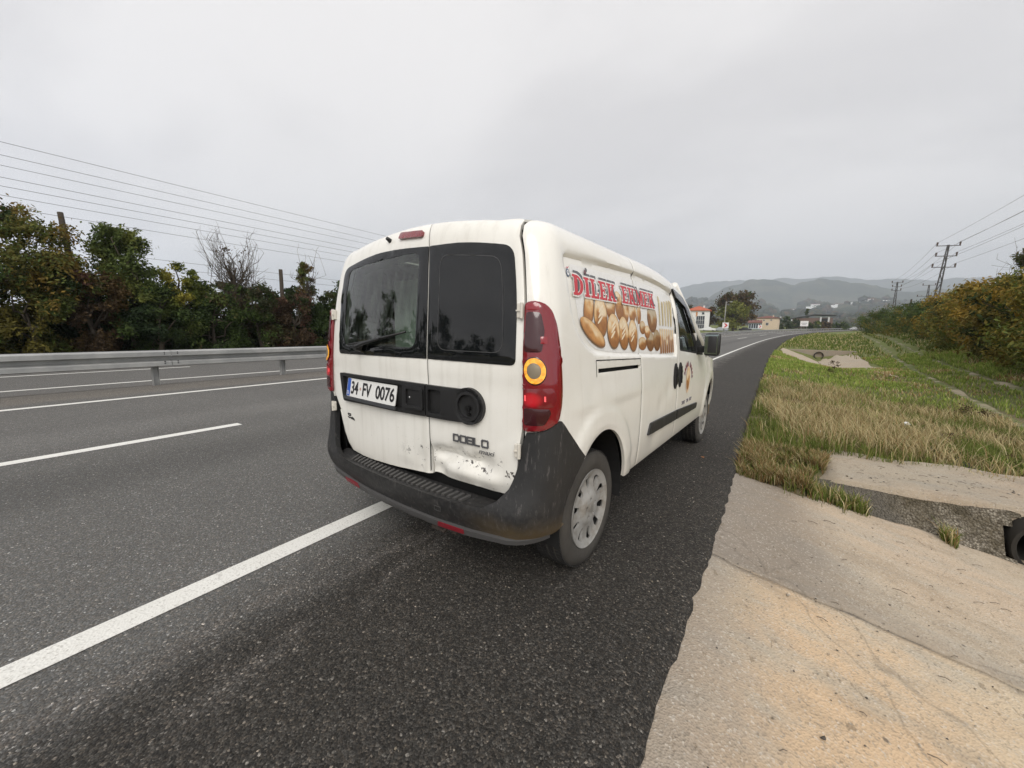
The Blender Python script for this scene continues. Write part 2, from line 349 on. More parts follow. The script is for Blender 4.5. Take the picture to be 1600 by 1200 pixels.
# ---- road sheets
def s_list(a=-9.0, b=330.0): return np.unique(np.concatenate([np.arange(a, -3.5, .3), np.arange(-3.5, 5, .05), np.arange(5, 14, .18), np.arange(14, 60, 1.0), np.arange(60, b+1, 3.0)]))
def edge_off(s): return np.interp(s, [-9, -1, .5, 2, 4, 12, 40, 330], [1.34, 1.37, 1.44, 1.47, 1.46, 1.58, 1.7, 1.7]) + ((fbm(s*.6, s*0+3, 2, 3)-.5)*.04 + (fbm(s*9, s*0, 3, 8)-.5)*.040)*np.where(s < 14, 1, .5)
def strip(name, sl, os_, z, m, dz=0.0, parent=None):
    sl = np.asarray(sl); cols = [np.full_like(sl, o) if np.isscalar(o) else o(sl) for o in os_]
    O = np.stack(cols, 1); Sg = np.repeat(sl[:, None], O.shape[1], 1); X, Y = road_xy(Sg, O)
    Z = (zroad(Sg) + z + dz) if np.isscalar(z) else zroad(Sg) + z(Sg, O) + dz
    return grid_mesh(name, X, Y, Z, m, uv=np.stack([O, Sg], -1), parent=parent)
SL = s_list()
os_ = [lambda s: -9.74+(fbm(s*1.5, s*0+9, 3, 4)-.5)*.18, -9.7, -9.3, -8.4, -7, -5, -3, -1, 0, 1.0, lambda s: edge_off(s)-.10, lambda s: edge_off(s)-.03, edge_off, lambda s: edge_off(s)+.015]
def zprof(Sg, O):
    z = np.zeros_like(O); z[:, 0] = -.30; z[:, -1] = -.14; z[:, -2] = -.022; z[:, -3] = -.006; z[:, 1] = -.02; return z
tag(strip('road', SL, os_, zprof, ASPH), kind='structure')
tag(strip('opposite_road', s_list(-30), [-20.6, -18, -15, -12, -10.05], -.20, ASPH), kind='structure')
def marking(name, o, w, segs, z=.004, base=0.0):
    for a, b in segs:
        ss = np.unique(np.concatenate([[a, b], SL[(SL > a) & (SL < b)]]))
        tag(strip(name, ss, [o-w/2, o+w/2], base, PAINT, z), kind='structure')
marking('edge_line', -.662, .14, [(-9, 320)])
marking('lane_dash', -4.2, .145, [(.24+24*k-9, .24+24*k) for k in range(0, 12)])
marking('median_line', -7.78, .15, [(-9, 320)])
marking('opposite_edge_line', -12.2, .15, [(-30, 320)], base=-.2)
marking('opposite_lane_dash', -15.9, .15, [(1.3+24*k-9+4, 1.3+24*k+2) for k in range(-1, 8)], base=-.2)
marking('opposite_outer_line', -19.7, .15, [(-30, 320)], base=-.2)

# ---- concrete apron (drain inlet) beside the road, slab by slab
apron = empty('concrete_apron'); tag(apron, kind='structure')
def slab(y0, y1, x0, x1, zf, name='slab', m=CONC, parent=apron, nx=60, ny=40, rough=.010, seed=1):
    """y0,y1 functions of x; returns one slab with real thickness"""
    u = np.linspace(0, 1, nx); w = np.linspace(0, 1, ny)
    X = np.repeat((x0+(x1-x0)*u)[None], ny, 0); Y0 = y0(X); Y1 = y1(X); Y = Y0 + (Y1-Y0)*w[:, None]
    ed = np.minimum(np.minimum(w, 1-w)[:, None]*ny/2.5, 1)
    Z = zf(X) + (fbm(X*2.2, Y*2.2, 4, seed)-.5)*rough*2.2 - (1-ed)*.005
    # skirt
    X2 = np.vstack([X[:1], X, X[-1:]]); Y2 = np.vstack([Y[:1], Y, Y[-1:]]); Z2 = np.vstack([Z[:1]-.12, Z, Z[-1:]-.12])
    return grid_mesh(name, X2, Y2, Z2, m, parent=parent)
jn = lambda X: .46 + .10*(X-1.45) + (fbm(X*3.0, X*0, 4, 11)-.5)*.10
fe = lambda X: 2.26 + .20*(X-1.45)*np.clip((X-1.45), 0, 1.5)*.8 + (fbm(X*2.5, X*0+2, 3, 12)-.5)*.10
slab(lambda X: X*0-3.6, lambda X: jn(X)-.005, 1.1, 4.42, apron_z, seed=1, nx=80, ny=90)
slab(lambda X: jn(X)+.005, fe, 1.1, 4.42, apron_z, seed=2, nx=80, ny=50)
zr_ = lambda X: apron_z(4.42)+.30*(X-4.42)
slab(lambda X: X*0-3.6, lambda X: jn(X)-.005, 4.43, 6.4, zr_, seed=3)
slab(lambda X: jn(X)+.005, lambda X: X*0+2.7, 4.43, 6.4, zr_, seed=4)

# ---- headwall with pipe, beyond the apron
hw = empty('culvert_headwall', (3.8, 2.85, -.5), 0, 'rough gravel and mortar culvert headwall with a sandy concrete ledge beyond the apron', 'headwall')
def hwface():
    nx, nz = 70, 22; x = np.linspace(2.25, 6.3, nx); top = -.15+(fbm(x*2, x*0, 3, 21)-.5)*.06; bot = np.where(x < 4.42, apron_z(x), zr_(x))-.15
    w = np.linspace(0, 1, nz)[:, None]; Z = bot+(top-bot)*w; X = np.repeat(x[None], nz, 0); Y = 2.52+.32*w+(fbm(X*4, Z*4, 3, 22)-.5)*.08
    keep = np.hypot(X-3.80, (Z+.40)) > .225
    v = np.stack([X, Y, Z], -1).reshape(-1, 3)-np.array([3.8, 2.85, -.5]); i = np.arange(nx*nz).reshape(nz, nx)
    k = keep[:-1, :-1] & keep[1:, :-1] & keep[:-1, 1:] & keep[1:, 1:]
    f = np.stack([i[:-1, :-1], i[:-1, 1:], i[1:, 1:], i[1:, :-1]], -1)[k]
    return mesh_obj('wall_face', v, f, RUBBLE, hw, True)
hwface()
xx = np.linspace(2.2, 6.4, 70); yy = np.linspace(2.83, 3.95, 22); XX, YY = np.meshgrid(xx, yy)
YY = YY + (fbm(XX*2.5, YY*0, 3, 31)-.5)*.16*((YY-2.83)/1.1)
ZZ = -.135 + (fbm(XX*3, YY*3, 4, 32)-.5)*.05 + .02*(YY-2.8) - np.clip((2.45-XX)/.25, 0, 1)*.15
ledge = grid_mesh('ledge', np.vstack([XX[:1], XX])-3.8, np.vstack([YY[:1], YY])-2.85, np.vstack([ZZ[:1]-.12, ZZ])+.5, CONC_L, parent=hw)
PIPE_M = plain('culvert_pipe', (.022, .019, .015), .9)
def pipe(name, c, r, L, label):
    o = MB().lathe([(.001, L*.4), (r*.86, L*.4), (r*.86, 0), (r*.9, -.012), (r, -.012), (r*1.02, 0), (r*1.02, L)], 36, 'Y').build(name, PIPE_M, None, True, 40)  # inner disc caps the bore; near-black colour stands for the shade inside
    o.location = c; tag(o, label, 'pipe', 'culvert pipes'); return o
pipe('drain_pipe', (3.82, 2.68, -.40), .25, 2.4, 'concrete drain pipe mouth, its inner shade painted black, at the right edge beside the near apron')

# far funnel of the same kind
ff = empty('far_drain_inlet', (0, 0, 0)); tag(ff, kind='structure')
def fslab(cs, name='slab'):
    a, b, c, d = [np.array(v, float) for v in cs]; n = 14; u = np.linspace(0, 1, n)[None, :, None]; w = np.linspace(0, 1, n)[:, None, None]
    Pn = (a*(1-u)+b*u)*(1-w)+(d*(1-u)+c*u)*w; Pn[..., :2] += (np.stack([fbm(Pn[..., 0]*1.3, Pn[..., 1]*1.3, 3, 43), fbm(Pn[..., 0]*1.3, Pn[..., 1]*1.3, 3, 44)], -1)-.5)*np.array([.35, 1.2]); Pn[..., 2] = H(Pn[..., 0], Pn[..., 1])+.045+(fbm(Pn[..., 0]*2, Pn[..., 1]*2, 3, 41)-.5)*.05
    return grid_mesh(name, Pn[..., 0], Pn[..., 1], Pn[..., 2], CONC_F, parent=ff)

def _q(s, o): x, y = road_xy(s, o); return (float(x), float(y), 0)
fslab([_q(32, 2.05), _q(42.0, 2.05), _q(42.0, 4.68), _q(26, 4.68)])
fslab([_q(26, 4.72), _q(42.0, 4.72), _q(42.0, 7.2), _q(19, 5.9)])
hx, hy = road_xy(42.15, 4.7); hx, hy = float(hx), float(hy); hz0 = float(zroad(42.2))
fh = empty('far_culvert_headwall', (hx, hy, hz0-1.2), -(HEAD+42*CURV), 'small dark concrete headwall of the farther drain inlet by the road', 'headwall')
MB().add([(-2.7, 0, .95), (2.6, 0, .95), (2.4, 0, .70), (.6, 0, -.2), (-.6, 0, -.2), (-2.6, 0, .85), (-2.7, .45, .97), (2.6, .45, .97), (-2.7, .45, -.2), (2.6, .45, -.2)], [(5, 4, 3, 2, 1, 0), (0, 1, 7, 6), (6, 7, 9, 8)]).build('wall_face', CONC_D, fh)
pipe('drain_pipe', (hx+.05, hy-.18, hz0-.72), .34, 1.2, 'round black drain pipe mouth in the farther concrete inlet beside the road')

# ---- dirt track ruts on the verge
def rut(pts, w, seed):
    P_ = np.array(pts, float); d = np.concatenate([[0], np.cumsum(np.hypot(*np.diff(P_, axis=0).T))]); n = 160
    t = np.linspace(0, d[-1], n); x = np.interp(t, d, P_[:, 0]); y = np.interp(t, d, P_[:, 1])
    k = np.ones(9)/9; x = np.convolve(np.pad(x, 4, 'edge'), k, 'valid'); y = np.convolve(np.pad(y, 4, 'edge'), k, 'valid')
    dx, dy = np.gradient(x), np.gradient(y); L = np.hypot(dx, dy); nx_, ny_ = dy/L, -dx/L
    ww = w*(.35+1.2*np.clip(fbm(t*.6, t*0, 3, seed)*1.6-.35, 0, 1))
    off = np.stack([-ww-(fbm(t*3, t*0, 3, seed+1)-.5)*.25, -ww*.5, ww*0, ww*.5, ww+(fbm(t*3, t*0, 3, seed+2)-.5)*.25], 1)
    X = x[:, None]+nx_[:, None]*off; Y = y[:, None]+ny_[:, None]*off
    Z = H(X, Y) + .022; Z[:, 0] -= .06; Z[:, -1] -= .06
    tag(grid_mesh('dirt_track', X, Y, Z, TRACK), kind='structure')
rut([(5.4, 5.5), (6.4, 9.7), (7.2, 14.7), (8.2, 21.5), (9.8, 31), (12.0, 43), (14.6, 58), (17.2, 75), (20.5, 96)], .15, 51)
rut([(7.2, 6), (8.0, 11), (8.8, 16.5), (9.8, 23.5), (11.4, 33), (13.6, 45), (16.2, 60), (18.8, 77), (22, 96)], .17, 61)

# ================================================================== hills, haze
def hill_mat():
    m, t, b = mat('wooded_hillside'); g = G(t); pos = g.pos(); n = g.noise(pos, .012, 6, .6); n2 = g.noise(pos, .05, 4, .6); v = g.xyz(g.voro(pos, .009, 'Color'))
    c = g.mix(g.sm(n, .4, .62), (.016, .026, .014), (.050, .062, .032)); c = g.mix(g.m('MULTIPLY', g.m('GREATER_THAN', v[0], .72), .6), c, (.10, .095, .06))
    c = g.mix(g.sm(n2, .52, .68), c, (.018, .026, .014)); link(t, c, b, 'Base Color'); setp(b, rough=1, spec=0); return m
HILL = hill_mat()
def hill_h(az, D):
    base = np.interp(D, [250, 400, 700, 1100, 1700, 2400, 3200, 4200, 7500], [-4, 2, 20, 46, 98, 160, 175, 150, 120])
    base = base + (fbm(az*.35+D/900, D/500, 4, 71)-.5)*np.interp(D, [300, 900, 2400], [4, 40, 130])
    up = np.interp(az, [-50, -20, -9, -5, 0, 6, 13, 20, 60], [.12, .8, 1.0, 1.0, .95, .95, 1.0, 1.05, 1.1])
    base = base*up
    rid = np.interp(az, [-60, -14, -6, -3, 0, 2, 4.5, 7, 10, 14, 60], [.10, .35, .55, .86, 1.0, .98, .90, .95, .84, .72, .6])*445 + (fbm(az*.9, az*0, 4, 72)-.5)*46
    mid = rid*np.exp(-(np.abs(D-3600)/620)**2)
    far_ = np.interp(az, [-60, -9, -5, -2, 3, 8, 14, 22, 60], [60, 620, 700, 715, 700, 690, 610, 600, 560]) + (fbm(az*.7, az*0, 4, 73)-.5)*60
    far = far_*np.exp(-(np.abs(D-5900)/800)**2)
    k = 40.0
    return np.log(np.exp(base/k)+np.exp(mid/k)+np.exp(far/k))*k - k*np.log(3.0)*np.exp(-D/1500.0) - 12
az = np.linspace(-75, 75, 420); DD = np.geomspace(260, 7400, 90); AZ, Dg = np.meshgrid(az, DD)
HX, HY = Dg*np.sin(np.radians(AZ)), Dg*np.cos(np.radians(AZ)); HZ = hill_h(AZ, Dg); HZ[0] -= 20
tag(grid_mesh('hills', HX, HY, HZ, HILL), kind='structure')

def leaf_mat(name='foliage', rough=.65):
    m, t, b = mat(name); g = G(t); c = g.attr('Col', 'Color'); link(t, c, b, 'Base Color'); setp(b, rough=rough, spec=.15)
    tr = g.n('ShaderNodeBsdfTranslucent'); t.links.new(c, tr.inputs[0]); mx_ = g.n('ShaderNodeMixShader', {0: .3}); out = t.nodes['Material Output']
    t.links.new(b.outputs[0], mx_.inputs[1]); t.links.new(tr.outputs[0], mx_.inputs[2]); t.links.new(mx_.outputs[0], out.inputs[0]); return m
LEAF = leaf_mat()
def bark_mat(name, c1, c2):
    m, t, b = mat(name); g = G(t); o = g.obj(); n = g.noise(g.scale(o, (8, 8, 1.5)), 2, 4, .6); link(t, g.mix(n, c1, c2), b, 'Base Color'); setp(b, rough=.9, spec=.1); link(t, g.bump(n, .6, .03), b, 'Normal'); return m
BARK = bark_mat('bark', (.05, .04, .03), (.13, .11, .085)); POLE_W = bark_mat('weathered_pole_wood', (.035, .028, .022), (.09, .075, .06))

# distant woodland on the slopes: small crowns, one mass
def woodland():
    r = np.random.default_rng(5); n = 9000
    az_ = r.uniform(-13, 24, n*2); D_ = np.exp(r.uniform(np.log(330), np.log(2600), n*2)); k = fbm(az_*.9+3, D_/160, 3, 75) > .50; az_, D_ = az_[k][:n], D_[k][:n]
    bx, by = D_*np.sin(np.radians(az_)), D_*np.cos(np.radians(az_)); bz = hill_h(az_, D_)
    sz = r.uniform(2.5, 6.5, len(az_))*np.interp(D_, [330, 2600], [.8, 2.6])
    ico = bmesh.new(); bmesh.ops.create_icosphere(ico, subdivisions=1, radius=1); iv = np.array([v.co[:] for v in ico.verts]); fi = np.array([[v.index for v in f.verts] for f in ico.faces]); ico.free()
    m = len(az_); jit = r.uniform(.7, 1.3, (m, len(iv), 1))
    V_ = iv[None]*jit*sz[:, None, None]*np.array([1, 1, .95]) + np.stack([bx, by, bz+sz*.6], -1)[:, None]
    F_ = fi[None] + (np.arange(m)*len(iv))[:, None, None]
    pal = np.array([(.022, .034, .014), (.035, .048, .018), (.055, .06, .024), (.085, .055, .022), (.02, .03, .02)]); c = pal[r.integers(0, 5, m)]*r.uniform(.7, 1.3, (m, 1))
    o = mesh_obj('distant_woodland', V_.reshape(-1, 3), F_.reshape(-1, 3), LEAF, None, False, np.repeat(c, len(iv), 0)); tag(o, 'dark tree crowns scattered over the hazy hillside', 'woodland', kind='stuff')
woodland()

# ================================================================== trees and bushes
def leaf_cloud(r, blobs, n, size, pal, shell=.55, flat=.75):
    """leaf-sized diamond faces spread through blob volumes; blobs: (x,y,z,rx,ry,rz,palette weights offset)"""
    B = np.array([b[:6] for b in blobs], float); vol = B[:, 3]*B[:, 4]*B[:, 5]; pr = vol**.75; pr /= pr.sum()
    k = r.choice(len(B), n, p=pr); d = r.normal(size=(n, 3)); d /= np.linalg.norm(d, axis=1)[:, None]
    rad = r.uniform(0, 1, n)**shell; rad *= 1+.22*r.normal(size=n)*(rad > .7)
    # lumpy clumps inside each blob
    c = B[k, :3] + d*rad[:, None]*B[k, 3:6]
    cl = fbm(c[:, 0]*1.7+c[:, 2]*1.1, c[:, 1]*1.7-c[:, 2]*.9, 2, 81)
    keep = cl > .36; c, k, d, rad = c[keep], k[keep], d[keep], rad[keep]; n = len(c); cl = cl[keep]
    nm = d*.6 + r.normal(size=(n, 3))*.8 + np.array([0, 0, .5]); nm /= np.linalg.norm(nm, axis=1)[:, None]
    a = np.cross(nm, r.normal(size=(n, 3))); a /= np.linalg.norm(a, axis=1)[:, None]; b = np.cross(nm, a)
    s = size*r.uniform(.6, 1.35, n)[:, None]
    V_ = np.stack([c-a*s, c-b*s*flat*.55, c+a*s, c+b*s*flat*.55], 1)
    tone = fbm(c[:, 0]*.9+c[:, 2]*.7+11, c[:, 1]*.9+c[:, 2]*.4, 3, 82); tone = np.clip((tone-.28)/.44, 0, .999)
    pal = np.array(pal); x = tone*(len(pal)-1); i = x.astype(int); f = (x-i)[:, None]
    col = pal[i]*(1-f)+pal[np.minimum(i+1, len(pal)-1)]*f; col = col*r.uniform(.65, 1.35, (n, 1))
    F_ = np.arange(n*4).reshape(n, 4)
    return V_.reshape(-1, 3), F_, np.repeat(col, 4, 0)
def grow(r, mb, p0, p1, r0, r1, kink=.12, n=5, sides=6):
    p0, p1 = np.array(p0, float), np.array(p1, float); L = np.linalg.norm(p1-p0); pts = []
    for i in range(n+1):
        t = i/n; q = p0*(1-t)+p1*t; 
        if 0 < i < n: q = q + r.normal(size=3)*L*kink*.25
        pts.append(q)
    mb.tube(pts, [r0+(r1-r0)*i/n for i in range(n+1)], sides); return pts
def tree(name, x, y, h, rad, pal, label, cat='tree', group=None, n=6000, size=.14, seed=0, trunk=.16, low=.25, nb=16, form='round', bare=0, z=None, squash=1.0):
    r = np.random.default_rng(seed+100); z0 = float(H(np.array([x]), np.array([y]))[0]) - .05 if z is None else z
    root = empty(name, (x, y, z0), 0, label, cat, group)
    blobs = []
    for i in range(nb):
        t = r.uniform(0, 1)
        if form == 'round': zz = h*(low+(1-low)*(.08+.80*t)); env = rad*math.sqrt(max(.05, 1-((t-.42)/.62)**2))
        elif form == 'cone': zz = h*(low+(1-low)*(.05+.88*t)); env = rad*(1.05-.66*t)
        elif form == 'up': zz = h*(low+(1-low)*(.1+.85*t)); env = rad*(.75-.35*t)
        else: zz = h*(.08+.78*t); env = rad*(1.0-.35*t**2)          # bush to the ground
        a = r.uniform(0, 2*math.pi); q = env*math.sqrt(r.uniform(.05, 1))*.72
        br = rad*r.uniform(.20, .42)*(1-.25*t)*(1 if nb < 30 else .88)
        blobs.append((q*math.cos(a), q*math.sin(a)*squash, zz, br, br, br*r.uniform(.65, .95)))
    V_, F_, C_ = leaf_cloud(r, blobs, n, size, pal)
    if n: 
        V_[:, 2] = np.maximum(V_[:, 2], .02); mesh_obj('crown', V_, F_, LEAF, root, False, C_)
    tb = MB(); top = h*(.75 if form != 'bush' else .5)
    pts = grow(r, tb, (0, 0, 0), (r.normal()*.12*rad, r.normal()*.12*rad, top), trunk, trunk*.3, .1, 6, 8)
    for b in blobs[:12 + bare]:
        i = min(int(max(b[2]*.7, .1)/top*6), 5); grow(r, tb, pts[i], b[:3], trunk*.38, trunk*.06, .3, 4, 5)
    if bare:
        for i in range(bare):       # fine twigs reaching out of the crown
            a = r.uniform(0, 2*math.pi); t = r.uniform(.25, .95); base = pts[min(int(t*6), 5)]
            e = np.array([math.cos(a)*rad*r.uniform(.35, 1.05), math.sin(a)*rad*r.uniform(.35, 1.05), h*r.uniform(.6, 1.02)])
            q = grow(r, tb, base, e, trunk*.16, .007, .25, 4, 4)
            for j in range(6):
                s0 = q[r.integers(1, 5)]; grow(r, tb, s0, s0+np.array([r.normal()*.5, r.normal()*.5, abs(r.normal())*.7+.15])*rad*.32, .009, .004, .2, 2, 3)
    tb.build('trunk', BARK, root, True); return root
def _sc(p_, k): return [tuple(x*k for x in q) for q in p_]
GRN = _sc([(.018, .030, .009), (.034, .052, .013), (.060, .078, .020), (.090, .100, .024)], 1.75)
DKG = _sc([(.014, .024, .009), (.024, .038, .011), (.036, .052, .015), (.055, .066, .020)], 1.75)
OCH = _sc([(.030, .045, .010), (.085, .074, .017), (.150, .098, .022), (.180, .122, .030)], 1.4)
YEL = _sc([(.040, .058, .012), (.085, .100, .018), (.140, .140, .024), (.185, .165, .028)], 1.4)
RED = _sc([(.022, .024, .011), (.048, .032, .018), (.075, .038, .026), (.058, .052, .020)], 1.5)
BRN = _sc([(.060, .042, .020), (.105, .068, .025), (.150, .090, .026), (.120, .098, .030)], 1.25)
RST = _sc([(.060, .060, .014), (.120, .090, .018), (.180, .116, .020), (.170, .135, .032)], 1.8)
LG = 'trees and bushes behind the far carriageway'
for i, a in enumerate([
  ('ash_tree', -23.5, .9, 6.5, 2.9, [GRN[1], OCH[1], GRN[2], OCH[2], GRN[0]], 'tallest green and orange tree at the left edge of the picture', 'tree', 13000, 'round'),
  ('oak_tree', -23.0, 4.35, 6.2, 2.5, [DKG[1], GRN[2], DKG[2], GRN[3]], 'dark green pointed tree right of the leaning wooden pole', 'tree', 12000, 'cone'),
  ('hazel_bush', -22.6, 6.1, 5.0, 1.5, [GRN[2], YEL[1], YEL[2], YEL[3]], 'yellow-green bush against the dark pointed tree', 'bush', 6000, 'round'),
  ('bare_tree', -23.6, 9.0, 6.6, 1.55, [RED[1], BRN[0]], 'nearly leafless tree with fine bare twigs above the hedge', 'tree', 420, 'round'),
  ('pear_tree', -23.6, 13.2, 6.6, 1.15, [GRN[1], RED[2], GRN[2], BRN[1]], 'slim reddish green tree beside the rear left of the van', 'tree', 3200, 'up'),
  ('hedge_bush', -22.4, -1.2, 4.2, 2.0, [DKG[1], OCH[1], GRN[2], OCH[2]], 'ochre mottled hedge bush at the foot of the leftmost tree', 'bush', 7000, 'bush'),
  ('hedge_bush', -22.2, 1.3, 4.0, 1.9, [OCH[1], GRN[1], OCH[2], DKG[1]], 'orange leaved hedge bush below the leftmost tree', 'bush', 7000, 'bush'),
  ('hedge_bush', -22.3, 3.0, 4.3, 1.6, [RED[1], BRN[1], GRN[1], RED[2]], 'reddish brown hedge bush around the foot of the leaning pole', 'bush', 6500, 'bush'),
  ('hedge_bush', -22.2, 5.0, 3.9, 1.9, [DKG[0], DKG[2], GRN[1], DKG[1]], 'dark green hedge bush under the pointed tree', 'bush', 7000, 'bush'),
  ('hedge_bush', -22.2, 7.3, 4.3, 1.9, [DKG[1], GRN[1], BRN[0], GRN[2]], 'olive hedge bush left of the leafless tree', 'bush', 7000, 'bush'),
  ('hedge_bush', -22.2, 9.5, 4.5, 1.8, [GRN[1], RED[1], DKG[1], RED[0]], 'dark purple green hedge bush under the leafless tree', 'bush', 7000, 'bush'),
  ('hedge_bush', -22.3, 11.5, 4.3, 1.7, [RED[1], RED[2], DKG[1], RED[0]], 'dark red leaved hedge bush right of the leafless tree', 'bush', 7000, 'bush'),
  ('hedge_bush', -22.3, 13.6, 4.4, 1.7, [DKG[1], GRN[1], RED[1], DKG[2]], 'dark green hedge bush below the slim reddish tree', 'bush', 7000, 'bush'),
  ('hedge_bush', -22.6, 15.8, 5.2, 1.9, [DKG[1], DKG[2], GRN[1], DKG[0]], 'rounded dark green bush touching the van in the picture', 'bush', 9500, 'bush'),
  ('hedge_bush', -22.6, 18.2, 4.9, 2.0, [DKG[1], GRN[1], DKG[2], RED[0]], 'dark green hedge bush mostly hidden behind the van', 'bush', 7000, 'bush')]):
    tree(a[0], a[1], a[2], a[3], a[4], a[5], a[6], a[7], LG, n=int(a[8]*3.0), size=.078, seed=i, form=a[9], low=.18, nb=40 if a[9] != 'bush' else 34, trunk=.14, bare=90 if a[0] == 'bare_tree' else (16 if a[0] == 'pear_tree' else 0), z=-.35)
# dark scrub filling the hedge behind
for k in range(10):
    y = -4.5+2.7*k
    tree('scrub_bush', -25.6, y, 4.3+.6*((k*7) % 3)/2, 2.6, [DKG[0], DKG[1], RED[0], DKG[2]], 'dark scrub filling the gap behind the hedge bushes of the far carriageway', 'bush', 'scrub behind the hedge', n=8000, size=.17, seed=40+k, form='bush', nb=14, trunk=.08, z=-.4)
# undergrowth closing the foot of the hedge
def undergrowth():
    r = np.random.default_rng(77); bl = [(-24.6+r.normal()*.4, -7+k*.75, .5+r.uniform(0, 1.5), .9, .8, .8) for k in range(52)]
    V_, F_, C_ = leaf_cloud(r, bl, 52000, .10, [DKG[0], DKG[1], RED[0], DKG[2]], .5); V_[:, 2] = np.maximum(V_[:, 2]-.3, -.3)
    tag(mesh_obj('hedge_undergrowth', V_, F_, LEAF, None, False, C_), 'dark undergrowth at the foot of the left hedge', 'undergrowth', kind='stuff')
undergrowth()
for k in range(9):
    tree('roadside_tree', -23.2-.6*(k % 2), -5.5-3.3*k, [6.4, 5.2, 6.8, 4.6, 5.9, 7.2, 5.0, 6.2, 6.6][k], 2.2, [DKG[1], GRN[1], DKG[2], GRN[2]], 'tree behind the viewer mirrored in the rear windows of the van', 'tree', 'trees mirrored in the van windows', n=4500, size=.17, seed=150+k, form=['round', 'cone', 'up'][k % 3], low=.1, nb=24, trunk=.15, z=-.35)
RG = 'bushes of the right-hand thicket'
ords = ['nearest', 'second nearest', 'third nearest', 'fourth nearest', 'fifth nearest', 'sixth nearest', 'seventh nearest', 'eighth nearest', 'ninth nearest', 'tenth nearest', 'eleventh nearest', 'fifth farthest', 'fourth farthest', 'third farthest', 'second farthest', 'farthest']
hp = [(9.9, 11.8), (10.2, 14.6), (10.7, 17.6), (11.3, 20.8), (11.9, 24.2), (12.6, 27.8), (13.4, 31.6), (14.3, 35.8), (15.2, 40.5), (16.3, 45.5), (17.4, 51), (18.2, 57), (19.0, 64), (19.7, 72), (20.3, 81), (20.8, 91)]
hh = [4.4, 4.6, 4.4, 4.6, 4.4, 4.5, 4.5, 4.5, 4.5, 4.5, 4.2, 4.2, 4.4, 4.6, 4.6, 4.4]
cols_ = [('olive and dark green', [DKG[1], RST[1], GRN[1], RST[2]]), ('rust and olive', [RST[1], RST[2], GRN[2], RST[3]]), ('amber and olive', [RST[1], YEL[1], GRN[2], RST[2]]), ('ochre', [RST[2], GRN[2], RST[1], RST[3]])]
for i, ((x, y), h) in enumerate(zip(hp, hh)):
    cn, pal = cols_[i % 4] if i < 10 else ('green and rust', [GRN[1], GRN[2], RST[1], GRN[1]])
    tree('thicket_bush', x, y, h, 2.05+.02*y, pal, '%s bush, %s to the camera in the right-hand thicket' % (cn, ords[i]), 'bush', RG, n=17000 if i < 4 else 8500, size=.075 if i < 4 else .11, seed=60+i, form='bush', nb=34, trunk=.1)
for (x, y, h, rd, lb) in [(4.75, 4.9, .42, .42, 'dark dry weed clump in the grass near the right edge'), (4.1, 5.6, .34, .35, 'brown weed clump in the middle of the long grass'), (5.6, 9.5, .40, .4, 'dry weed clump beside the nearer rut of the track'), (4.6, 17.5, .7, .35, 'tall dead stalks in front of the farther drain inlet')]:
    tree('dry_weed', x, y, h, rd, [RED[1], BRN[0], BRN[1], (.10, .10, .05)], lb, 'weed', 'dry weeds on the verge', n=1500, size=.022, seed=int(x*10), form='bush', nb=16, trunk=.006)
for i, (x, y, h) in enumerate([(14.0, 16.5, 5.0), (14.6, 21, 5.4), (15.3, 26, 5.7), (16.2, 31.5, 6.0), (17.2, 37.5, 6.2)]):
    tree('upright_shrub', x, y, h, 1.9, [GRN[1], BRN[1], DKG[2]], ['first', 'second', 'third', 'fourth', 'fifth'][i]+' thin upright shrub from the camera, rising behind the rust coloured thicket', 'shrub', 'upright shrubs behind the thicket', n=7000, size=.10, seed=90+i, form='up', bare=34, nb=16, trunk=.07)
# around the far houses
tree('willow_tree', -2.6, 160, 11.0, 7.0, [(.10, .12, .03), (.17, .18, .035), (.24, .23, .05), (.13, .15, .035)], 'yellow-green weeping willow in front of the big brown tree', 'tree', None, n=6500, size=.42, seed=120, nb=30, low=.12, trunk=.4)
tree('chestnut_tree', -2.2, 182, 16.5, 10.0, [BRN[0], BRN[1], BRN[0], GRN[1]], 'big domed reddish brown tree behind the willow', 'tree', None, n=8500, size=.55, seed=121, nb=34, low=.15, trunk=.5)
tree('garden_tree', -21, 176, 11.5, 5.0, [DKG[1], BRN[0], DKG[2]], 'dark tree left of the white house, partly behind the van', 'tree', None, n=3500, size=.5, seed=122, nb=18, low=.2, trunk=.3, bare=14)
tree('roadside_tree', -21.5, 104, 15.2, 4.0, [RED[1], BRN[1]], 'bare twiggy tree top showing over the van roof', 'tree', None, n=900, size=.3, seed=123, nb=14, low=.3, trunk=.25, bare=46)
tree('garden_tree', -12.5, 190, 9.5, 4.5, [BRN[0], BRN[1], RED[1]], 'brown tree behind the red roof of the white house', 'tree', None, n=2500, size=.5, seed=124, nb=14, low=.2, trunk=.3)
for i, (x, y, h, rd, pal, lb) in enumerate([(16.5, 232, 6.5, 5, DKG, 'dark green bush just right of the cream house'), (24.5, 236, 6.0, 6, DKG, 'dark bush in front of the brick shed, left one'), (29, 230, 5.0, 5, GRN, 'green bush below the tall white shed opening'), (34, 238, 4.5, 4.5, BRN, 'brownish bush right of the white sign board'), (41, 246, 4, 4.5, GRN, 'low green bush left of the far white car'), (33, 300, 13, 2.2, DKG, 'dark pointed cypress far beyond the shed')]):
    tree('far_bush' if h < 10 else 'cypress_tree', x, y, h, rd, pal, lb, 'bush' if h < 10 else 'tree', None, n=1500, size=.5, seed=130+i, form='bush' if h < 10 else 'cone', nb=14, trunk=.2)

